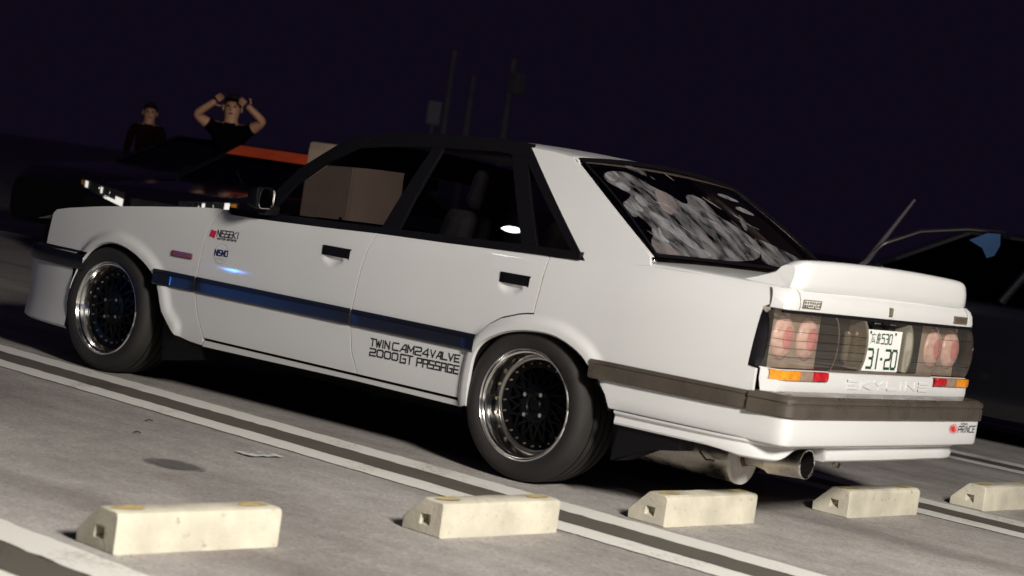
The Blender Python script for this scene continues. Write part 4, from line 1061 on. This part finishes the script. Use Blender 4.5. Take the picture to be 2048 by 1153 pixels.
# ---- wheels
def make_wheel(cx, s, face):
    """origin at hub on the outer face; local +Y points to the car's middle"""
    R, t = .228, .31
    w = lathe('wheel', [(R, .004), (R, .012), (.219, .020), (.205, .05), (.200, .21)], 'black_alloy', CAR)
    w.location = (cx, s * .830, .31); w.rotation_euler = (0, 0, 0 if s < 0 else math.pi)
    lathe('tyre', [(.214, .012), (.222, .004), (.232, -.003), (.247, -.009), (.266, -.012), (.283, -.008), (.296, .003), (.303, .016), (.307, .032), (.3095, .06), (.310, .10), (.310, .16), (.308, .20), (.300, .238), (.28, .252), (.24, .255), (.214, .235)], 'rubber', w, 96)
    for yy in (.060, .100, .140, .180):
        lathe('tread_groove', [(.3106, yy), (.3108, yy + .007)], 'underbody', w, 64)
    lathe('rim_lip', [(R, .006), (R + .0005, -.001), (.2255, -.004), (.2215, -.004), (.2185, .0), (.2165, .008), (.2135, .012), (.2085, .015), (.2045, .024), (.1985, face * .6), (.1945, face - .006), (.1925, face)], 'polished_alloy', w, 96)
    lathe('rim_step', [(.1945, face - .004), (.189, face - .007), (.1835, face - .004), (.1815, face + .002)], 'rivet_grey' if s * cx == 0 else 'black_alloy', w, 96)
    lathe('wheel_face', [(.183, face), (.150, face + .004), (.146, face + .018), (.080, face + .010), (.074, face - .010), (.048, face - .012), (.042, face - .006), (.0005, face - .006)], 'black_alloy', w, 72)
    # crossed mesh spokes
    bm = bmesh.new()
    for k in range(16):
        for sg in (-1, 1):
            a0 = 2 * math.pi * k / 16; a1 = a0 + sg * 2 * math.pi / 16
            p0 = Vector((.072 * math.cos(a0), face - .006, .072 * math.sin(a0))); p1 = Vector((.152 * math.cos(a1), face + .002 + .001 * sg, .152 * math.sin(a1)))
            d = (p1 - p0).normalized(); n = d.cross(Vector((0, 1, 0))).normalized() * .0042; h = Vector((0, .010, 0))
            v = [bm.verts.new(p) for p in (p0 - n, p0 + n, p1 + n, p1 - n, p0 - n * 1.6 + h, p0 + n * 1.6 + h, p1 + n * 1.6 + h, p1 - n * 1.6 + h)]
            for f in ((0, 1, 2, 3), (0, 3, 7, 4), (1, 5, 6, 2), (0, 4, 5, 1), (3, 2, 6, 7)): bm.faces.new([v[i] for i in f])
    from_bm('mesh_spokes', bm, 'black_alloy', w)
    def bolts(nm, n, r, rad, h, d, m, off=0, seg=8):
        bm = bmesh.new()
        for k in range(n):
            a = off + 2 * math.pi * k / n
            bmesh.ops.create_cone(bm, cap_ends=True, segments=seg, radius1=rad, radius2=rad * .72, depth=h, matrix=Matrix.Translation((r * math.cos(a), d, r * math.sin(a))) @ Matrix.Rotation(math.pi / 2, 4, 'X'))
        return from_bm(nm, bm, m, w, False)
    bolts('rivet_ring', 24, .1675, .0058, .010, face - .003, 'rivet_gold', .05)['kind'] = 'stuff'
    for k in range(4):
        a = math.pi / 4 + .12 + math.pi / 2 * k
        bm = bmesh.new()
        bmesh.ops.create_cone(bm, cap_ends=True, segments=6, radius1=.0100, radius2=.0092, depth=.022, matrix=Matrix.Translation((.057 * math.cos(a), face - .022, .057 * math.sin(a))) @ Matrix.Rotation(math.pi / 2, 4, 'X'))
        from_bm('lug_nut', bm, 'chrome', w, False)
    lathe('centre_cap', [(.0005, face - .018), (.022, face - .017), (.027, face - .012), (.028, face - .004)], 'black_alloy', w, 28)
    return w
for cx, fc in ((0, .092), (-2.615, .062)):
    for s in (-1, 1): make_wheel(cx, s, fc)
#BACKGROUND
# ==================================================================== other vehicles
def bg_car(name, label, loc, rz, L_, W, H, hood, belt, m, cowl, roof0, roof1, tail, cat='car', boxy=False, parts=True):
    """local x forward from the rear bumper (0) to the front (L_); origin on the ground at the rear"""
    T = empty(name, loc, rz); tag(T, label, cat)
    hw = W / 2
    st = []
    n = 26
    for i in range(n + 1):
        x = L_ * i / n
        e = max(0, abs(x / L_ - .5) * 2)
        w = hw * (1 - .10 * max(0, (e - .72) / .28) ** 2)
        z = ctab([(0, belt - .10), (.06, belt - .02), (tail, belt), (cowl, belt), (L_ - .35, hood), (L_ - .06, hood - .06), (L_, hood - .16)], x)
        st.append([(x, t * w, zz) for t, zz in ((-.90, .20), (-.99, .30), (-1, .50), (-.985, z - .12), (-.95, z - .03), (-.86, z), (-.45, z + .018), (0, z + .022), (.45, z + .018), (.86, z), (.95, z - .03), (.985, z - .12), (1, .50), (.99, .30), (.90, .20))])
    b = loft('body', st, m, T)
    for k, row in ((0, st[0]), (1, st[-1])):
        mesh('bumper', [(x + (-.004 if k == 0 else .004), y, z) for x, y, z in row], [tuple(range(len(row)))], 'underbody', b)
    # glasshouse
    z0 = belt + .008
    A = [(tail, z0), (roof0, H - .045), (roof1, H - .045), (cowl, z0)]
    wb, wt = hw * .93, hw * .70
    vs = [(x, s * w, z) for s in (-1, 1) for (x, z), w in zip(A, (wb, wt, wt, wb))]
    gl = mesh('window_glass', vs, [(0, 1, 2, 3), (7, 6, 5, 4), (0, 4, 5, 1), (2, 6, 7, 3)], 'car_glass', T)
    rows = []
    for i in range(9):
        x = roof0 - .03 + (roof1 - roof0 + .06) * i / 8; k = 4 * (i / 8) * (1 - i / 8)
        rows.append([(x, t * wt * 1.02, H - .05 + .05 * (1 - abs(t) ** 4) * (.55 + .45 * k)) for t in (-1, -.96, -.8, -.4, 0, .4, .8, .96, 1)])
    loft('roof', rows, m, T)
    for s in (-1, 1):
        for (xa, za, wa), (xb, zb, wb_) in (((cowl, z0, wb), (roof1, H - .045, wt)), ((tail, z0, wb), (roof0, H - .045, wt)), (((tail + cowl) / 2, z0, wb), ((roof0 + roof1) / 2, H - .045, wt))):
            tube('pillar', [(xa, s * (wa + .003), za), (xb, s * (wb_ + .003), zb)], .028, m, T, 8)
        tube('roof_rail', [(roof0, s * (wt + .006), H - .045), (roof1, s * (wt + .006), H - .045)], .022, m, T, 8)
        bm = bmesh.new(); bm_box(bm, cowl - .42, cowl - .30, min(s * (hw - .02), s * (hw + .15)), max(s * (hw - .02), s * (hw + .15)), belt + .01, belt + .13, .03); from_bm('door_mirror', bm, m, T)
        for x in (.75, L_ - .85):
            w = lathe('wheel', [(.0005, .012), (.05, .004), (.19, .02), (.205, .0), (.29, .0), (.305, .03), (.305, .18), (.27, .2)], 'rubber', T, 36)
            w.location = (x, s * (hw - .005), .305); w.rotation_euler = (0, 0, 0 if s < 0 else math.pi)
    return T
glass('car_glass', (.06, .06, .08), 1.0)
mat('windscreen_sheen', (.02, .02, .03), .3)

# dark saloon with the bright head lamp and a red windscreen banner
HA = math.radians(-90)
CA = bg_car('parked_coupe', 'black car with bright head lamp and red windscreen banner behind the bonnet', (-8.60, 7.95, 0), math.radians(-78), 4.30, 1.74, 1.30, .78, .88, 'car_black', 2.95, 1.35, 2.30, .55)
for s in (-1, 1):
    # local: front at x=L; the lamp tapers outwards and wraps round the wing
    def hp(t, v):
        """t 0 inner .. 1 outer; v 0..1 height"""
        y = .28 + .54 * t; zt = .716 + .062 * t; zb = .590 + .130 * t
        x = 4.345 - .02 * t - .12 * max(0, t - .35) ** 1.5
        return (x, s * y, zb + (zt - zb) * v)
    rows = [[hp(i / 14, j / 4) for i in range(15)] for j in range(5)]
    hl = loft('head_lamp', [[(x + .018, y, z) for x, y, z in r] for r in rows], 'reflector_grey', CA) if False else mesh('head_lamp', [(x + .004, y, z) for r in rows for x, y, z in r], [(j * 15 + i, j * 15 + i + 1, (j + 1) * 15 + i + 1, (j + 1) * 15 + i) for j in range(4) for i in range(14)], 'interior', CA, True)
    for t0, t1, v0, v1, m_ in ((.0, .16, .02, .55, 'glow_reflector'), (.16, .40, .02, .26, 'glow_reflector'), (.40, .72, .02, .30, 'rivet_grey'), (.44, .49, .30, .85, 'glow_reflector'), (.90, .98, .2, .8, 'amber'), (.80, .88, .1, .9, 'glow_reflector'), (.20, .72, .88, .97, 'rivet_grey')):
        rr = [[(hp(t0 + (t1 - t0) * i / 5, v)[0] + .016, *hp(t0 + (t1 - t0) * i / 5, v)[1:]) for i in range(6)] for v in (v0, (v0 + v1) / 2, v1)]
        loft('lamp_reflector', rr, m_, hl)
    for t in (.34, .58):
        x, y, z = hp(t, .55)
        o = lathe('lamp_ring', [(.033, .0), (.036, -.010), (.038, -.008), (.040, .004)], 'rivet_grey', hl, 24); o.matrix_basis = Matrix.Translation((x + .02, y, z)) @ Matrix.Rotation(math.radians(90), 4, 'Z')
box('grille', 4.27, 4.305, -.26, .26, .52, .68, 'interior', CA, .02)
for y in (-.12, .12): box('grille_surround', 4.30, 4.312, y - .10, y - .09, .54, .67, 'chrome', CA)
mesh('windscreen_banner', [(2.32, -.60, 1.252), (2.32, .60, 1.252), (2.47, .645, 1.158), (2.47, -.645, 1.158)], [(0, 1, 2, 3)], 'banner_red', CA).location = (.022, 0, .016)
tube('wiper', [(2.93, -.1, .91), (2.70, -.35, 1.03)], .006, 'chrome', CA, 6)

# low black car further back, half hiding the bystander
CE = bg_car('parked_saloon', 'black car in the dark in front of the farthest bystander', (-11.35, 9.75, 0), math.radians(-86), 4.35, 1.74, 1.33, .80, .92, 'car_black', 2.95, 1.30, 2.25, .5)
# beige cabinet behind the bonnet
CB = empty('roadside_cabinet', (-5.86, 4.30, 0), math.radians(2)); tag(CB, 'beige cabinet seen past the windscreen pillar of the white saloon', 'cabinet')
o = box('cabinet_body', -.40, .14, -.30, .30, .06, 1.36, 'car_beige', CB, .035); sharpen(o, 30)
for xx in (-.385,): box('cabinet_door', xx + .006, xx + .500, -.312, -.301, .12, 1.30, 'car_beige', CB, .006)
box('door_handle', .06, .078, -.330, -.312, .66, .80, 'black_trim', CB, .004)
box('plinth', -.41, .15, -.31, .31, 0, .06, 'concrete', CB)

# dark car in the bay to the right
CD = bg_car('parked_hatchback', 'black car with a painted blue window reflection beyond the boot spoiler', (1.05, 5.40, 0), math.pi, 4.2, 1.70, 1.40, .80, .92, 'car_black', 2.75, .80, 1.95, .40)
tube('window_chrome', [(2.62, .80, 1.02), (2.48, .745, 1.20), (2.26, .675, 1.315), (1.95, .625, 1.372), (1.70, .62, 1.382)], [.008, .012, .013, .012, .010], 'rivet_grey', CD, 8)
mesh('window_reflection', [(1.05 - x, 5.40 - 4.72, z) for x, z in ((-.86, 1.30), (-.74, 1.360), (-.65, 1.365), (-.64, 1.29), (-.67, 1.22), (-.72, 1.20), (-.76, 1.26))], [tuple(range(7))], 'reflection_blue', CD)  # blue lamp's reflection painted as a flat patch in the side window
o = tube('leaning_pole', [(-1.98, 4.25, 0), (-1.56, 4.62, 1.0), (-1.33, 4.80, 1.52)], [.022, .022, .010], 'pole_dark')
tag(o, 'slim grey pole leaning against the black car beyond the spoiler', 'pole')

# ==================================================================== people
def person(name, label, loc, rz, H, joints, radii, edges, cloth, hairlong, bare_arms, hand_pts=()):
    me = bpy.data.meshes.new(name); keys = list(joints)
    vs = [Vector(joints[k]) * H for k in keys]
    es = [(keys.index(a), keys.index(b)) for a, b in edges]
    me.from_pydata([tuple(v) for v in vs], es, [])
    o = bpy.data.objects.new(name, me); C.objects.link(o)
    md = o.modifiers.new('skin', 'SKIN'); md.use_smooth_shade = True
    sub = o.modifiers.new('sub', 'SUBSURF'); sub.levels = 2; sub.render_levels = 2
    for i, k in enumerate(keys):
        sv = me.skin_vertices[0].data[i]; r = radii[k]; r = r if isinstance(r, tuple) else (r, r)
        sv.radius = (r[0] * H, r[1] * H); sv.use_root = (k == 'pelvis')
    dg = bpy.context.evaluated_depsgraph_get(); dg.update()
    m2 = bpy.data.meshes.new_from_object(o.evaluated_get(dg))
    bpy.data.objects.remove(o)
    o = bpy.data.objects.new(name, m2); C.objects.link(o)
    m2.materials.clear()
    for k in ('skin', cloth, 'cloth_dark', 'hair'): m2.materials.append(MAT[k])
    sh = joints['neck'][2] * H; pel = joints['pelvis'][2] * H; hd = Vector(joints['head']) * H
    arms = [(Vector(joints[a]) * H, Vector(joints[b]) * H) for a, b in (('sh_l', 'el_l'), ('el_l', 'ha_l'), ('sh_r', 'el_r'), ('el_r', 'ha_r'))]
    for p in m2.polygons:
        c = p.center; p.use_smooth = True
        idx = 1
        if c.z > sh - .01 * H and (c - hd).length < .12 * H: idx = 0
        for q, (a, b) in enumerate(arms):
            d = b - a; t = max(0, min(1, (c - a).dot(d) / d.dot(d)))
            if (c - (a + d * t)).length < .04 * H and t > (.35 if q % 2 == 0 else 0): idx = 0 if bare_arms else (0 if q % 2 and t > .85 else 1)
        if c.z < pel: idx = 2
        if c.z < .04 * H: idx = 3
        p.material_index = idx
    o.location = loc; o.rotation_euler = (0, 0, rz)
    tag(o, label, 'person')
    # hair cap with uneven fringe
    bm = bmesh.new(); bmesh.ops.create_uvsphere(bm, u_segments=24, v_segments=16, radius=1)
    for v in bm.verts:
        f = 1 + .05 * math.sin(9 * v.co.x + 5 * v.co.z) * math.cos(7 * v.co.y)
        v.co = Vector((v.co.x * .054 * f, v.co.y * .062 * f, v.co.z * .070 * f)) * H
    kill = [v for v in bm.verts if v.co.y < -.012 * H and v.co.z < .030 * H or v.co.z < (-.05 if hairlong else -.012) * H]
    bmesh.ops.delete(bm, geom=kill, context='VERTS')
    for v in bm.verts: v.co += hd + Vector((0, .006, .012)) * H
    from_bm('hair', bm, 'hair', o, True)
    # face: nose, brows, mouth, ears
    bm = bmesh.new()
    for (x, y, z, a, b, c) in ((0, -.057, -.006, .008, .012, .014), (.052, 0, -.004, .006, .014, .019), (-.052, 0, -.004, .006, .014, .019)):
        bmesh.ops.create_uvsphere(bm, u_segments=10, v_segments=8, radius=1, matrix=Matrix.Translation((hd + Vector((x, y, z)) * H)) @ Matrix.Diagonal((a * H, b * H, c * H, 1)))
    from_bm('nose_and_ears', bm, 'skin', o, True)['kind'] = 'stuff'
    for x in (-.019, .019):
        bm = bmesh.new(); bmesh.ops.create_uvsphere(bm, u_segments=10, v_segments=8, radius=1, matrix=Matrix.Translation((hd + Vector((x, -.050, .008)) * H)) @ Matrix.Diagonal((.009 * H, .006 * H, .006 * H, 1)))
        from_bm('eye', bm, 'hair', o, True)
    bm = bmesh.new(); bmesh.ops.create_uvsphere(bm, u_segments=10, v_segments=8, radius=1, matrix=Matrix.Translation((hd + Vector((0, -.049, -.033)) * H)) @ Matrix.Diagonal((.014 * H, .006 * H, .004 * H, 1)))
    from_bm('mouth', bm, 'cloth_red', o, True)
    # fingers
    for hk, ek in (('ha_l', 'el_l'), ('ha_r', 'el_r')):
        p = Vector(joints[hk]) * H; d = (p - Vector(joints[ek]) * H).normalized(); side = d.cross(Vector((0, 1, 0))).normalized(); bend = d.cross(side)
        for k, ln in enumerate((.030, .042, .046, .042, .034)):
            off = (k - 2) * .0095 * H
            b0 = p + side * off + d * (.010 if k else -.012) * H; b1 = b0 + d * ln * .55 * H + side * (-.018 * H if k == 0 else 0); b2 = b1 + (d * .8 + bend * .5).normalized() * ln * .45 * H
            tube('finger', [b0, b1, b2], [.0052 * H, .0048 * H, .0036 * H], 'skin', o, 6)
    return o
EDG = [('pelvis', 'waist'), ('waist', 'chest'), ('chest', 'neck'), ('neck', 'chin'), ('chin', 'head'), ('head', 'crown'), ('chest', 'sh_l'), ('sh_l', 'el_l'), ('el_l', 'ha_l'), ('chest', 'sh_r'), ('sh_r', 'el_r'), ('el_r', 'ha_r'),
       ('pelvis', 'hip_l'), ('hip_l', 'kn_l'), ('kn_l', 'an_l'), ('an_l', 'to_l'), ('pelvis', 'hip_r'), ('hip_r', 'kn_r'), ('kn_r', 'an_r'), ('an_r', 'to_r')]
RAD = dict(pelvis=(.085, .065), waist=(.075, .055), chest=(.088, .062), neck=.036, chin=.042, head=(.052, .058), crown=(.040, .046), sh_l=.040, el_l=.025, ha_l=.018, sh_r=.040, el_r=.025, ha_r=.018,
           hip_l=.056, kn_l=.036, an_l=.024, to_l=.02, hip_r=.056, kn_r=.036, an_r=.024, to_r=.02)
def joints(el, hl, er, hr, lean=0):
    J = dict(pelvis=(0, 0, .52), waist=(0, 0, .60), chest=(lean * .5, 0, .74), neck=(lean, 0, .840), chin=(lean, -.014, .872), head=(lean, -.004, .920), crown=(lean, .004, .958), sh_l=(.108 + lean, 0, .808), sh_r=(-.108 + lean, 0, .808), el_l=el, ha_l=hl, el_r=er, ha_r=hr,
             hip_l=(.055, 0, .50), kn_l=(.06, -.012, .28), an_l=(.062, .01, .05), to_l=(.065, -.075, .018), hip_r=(-.055, 0, .50), kn_r=(-.06, -.012, .28), an_r=(-.062, .01, .05), to_r=(-.065, -.075, .018))
    return J
def face_cam(x, y, extra=0):
    return math.atan2(4.65 - x, -(-6.84 - y)) * 1.0 + extra
# bystander looking on: face towards the lamp
p1 = person('person', 'person in dark clothes standing far behind the bonnet, face lit', (-14.1, 8.95, 0), math.atan2(6.84 + 8.95, 4.65 + 14.1) * 0 + math.radians(50), 1.70, joints((.13, .02, .62), (.12, -.05, .50), (-.135, .02, .62), (-.12, -.06, .50)), RAD, EDG, 'cloth_red', True, False)
p2 = person('person', 'person in dark top with bare arms raised to the head', (-9.57, 6.17, 0), math.radians(40), 1.775, joints((.19, -.06, .865), (.085, -.09, .945), (-.195, -.06, .855), (-.085, -.09, .945)), RAD, EDG, 'cloth_dark', False, True)

# ==================================================================== far background
def util_pole(x, y, h, label, arm=False):
    T = empty('utility_pole', (x, y, 0)); tag(T, label, 'pole', 'utility poles far behind the cars')
    tube('shaft', [(0, 0, 0), (0, 0, h)], [.14, .09], 'pole_grey', T, 14)
    if arm:
        for k, z in enumerate((h - .5, h - 1.2)):
            box('cross_arm', -.9, .9, -.05, .05, z, z + .10, 'pole_grey', T)
            for xx in (-.8, -.4, .4, .8): tube('insulator', [(xx, 0, z + .10), (xx, 0, z + .26)], [.05, .035], 'plate_white', T, 8)
    return T
util_pole(-35.13, 38.46, 5.6, 'tall faint utility pole above the roof, leftmost of three')
util_pole(-34.57, 38.89, 4.9, 'short faint utility pole above the roof, middle of three')
u3 = util_pole(-33.67, 39.64, 5.6, 'faint utility pole above the roof, rightmost of three')
box('transformer', .1, .45, -.2, .2, 4.5, 5.2, 'pole_grey', u3, .08)
T = empty('sign_post', (-35.4, 38.2, 0)); tag(T, 'small pale notice board on a post, left of the utility poles', 'sign')
tube('post', [(0, 0, 0), (0, 0, 3.2)], .06, 'pole_grey', T, 8); box('board', -.22, .22, -.05, .05, 3.2, 3.95, 'car_pale', T, .03, Matrix.Rotation(math.radians(40), 4, 'Z'))
# ==================================================================== small things on the asphalt
def flat_thing(name, pts, z, m): return mesh(name, [(x, y, z) for x, y in pts], [tuple(range(len(pts)))], m)
pc = Vector((-.564, -1.686)); ax = Vector((.12, .99)).normalized(); ay = Vector((-ax.y, ax.x))
def pp(a, b): q = pc + ax * a + ay * b; return (q.x, q.y)
bm = bmesh.new(); nx = 8; grid = []
for i in range(nx + 1):
    a = -.080 + .160 * i / nx
    for b in (-.05, 0, .05):
        q = pp(a, b); grid.append(bm.verts.new((q[0], q[1], .006 + .004 * math.sin(i * 1.1 + b * 30) ** 2)))
for i in range(nx):
    for k in range(2): bm.faces.new((grid[i * 3 + k], grid[i * 3 + 3 + k], grid[i * 3 + 4 + k], grid[i * 3 + 1 + k]))
o = from_bm('paper_slip', bm, 'paper', None, False); tag(o, 'small white paper slip with dark marks lying on the asphalt', 'paper')
strokes_to_mesh('printed_mark', [[(-.055, .03), (-.04, .03), (-.04, 0), (-.055, 0)], [(-.026, .03), (-.026, -.02)], [(-.012, .03), (-.012, -.02), (.004, -.02)], [(.016, .03), (.016, -.02), (.032, -.02), (.032, .03)], [(.052, .03), (.046, -.02)]], .005, lambda a, b, k=0: (*pp(a, b), .0125 + k), 'decal_black', o)
for i, (x, y, l, a) in enumerate(((-1.27, -1.66, .035, 1.3), (-1.02, -1.93, .03, 1.1))):
    o = tube('twig', [(x, y, .005), (x + l * math.cos(a) * .5, y + l * math.sin(a) * .5, .010), (x + l * math.cos(a), y + l * math.sin(a), .005)], [.002, .003, .002], 'twig', None, 6)
    tag(o, ['small dark twig on the asphalt near the painted line', 'small dark twig on the asphalt nearer the oil stain'][i], 'twig')
# loose grit round the wheel stops
bm = bmesh.new()
for i in range(300):
    k = random.choice(YS[:5]); u = random.uniform(-.15, .75); v = abs(random.gauss(0, .10)) + .004
    x, y, z = LW(.8649 + v, k + u, 0); r = random.uniform(.0008, .0026)
    bmesh.ops.create_icosphere(bm, subdivisions=1, radius=r, matrix=Matrix.Translation((x, y, r * .6)))
o = from_bm('grit', bm, 'grit'); tag(o, 'pale loose grit scattered in front of the wheel stops', 'grit', kind='stuff')
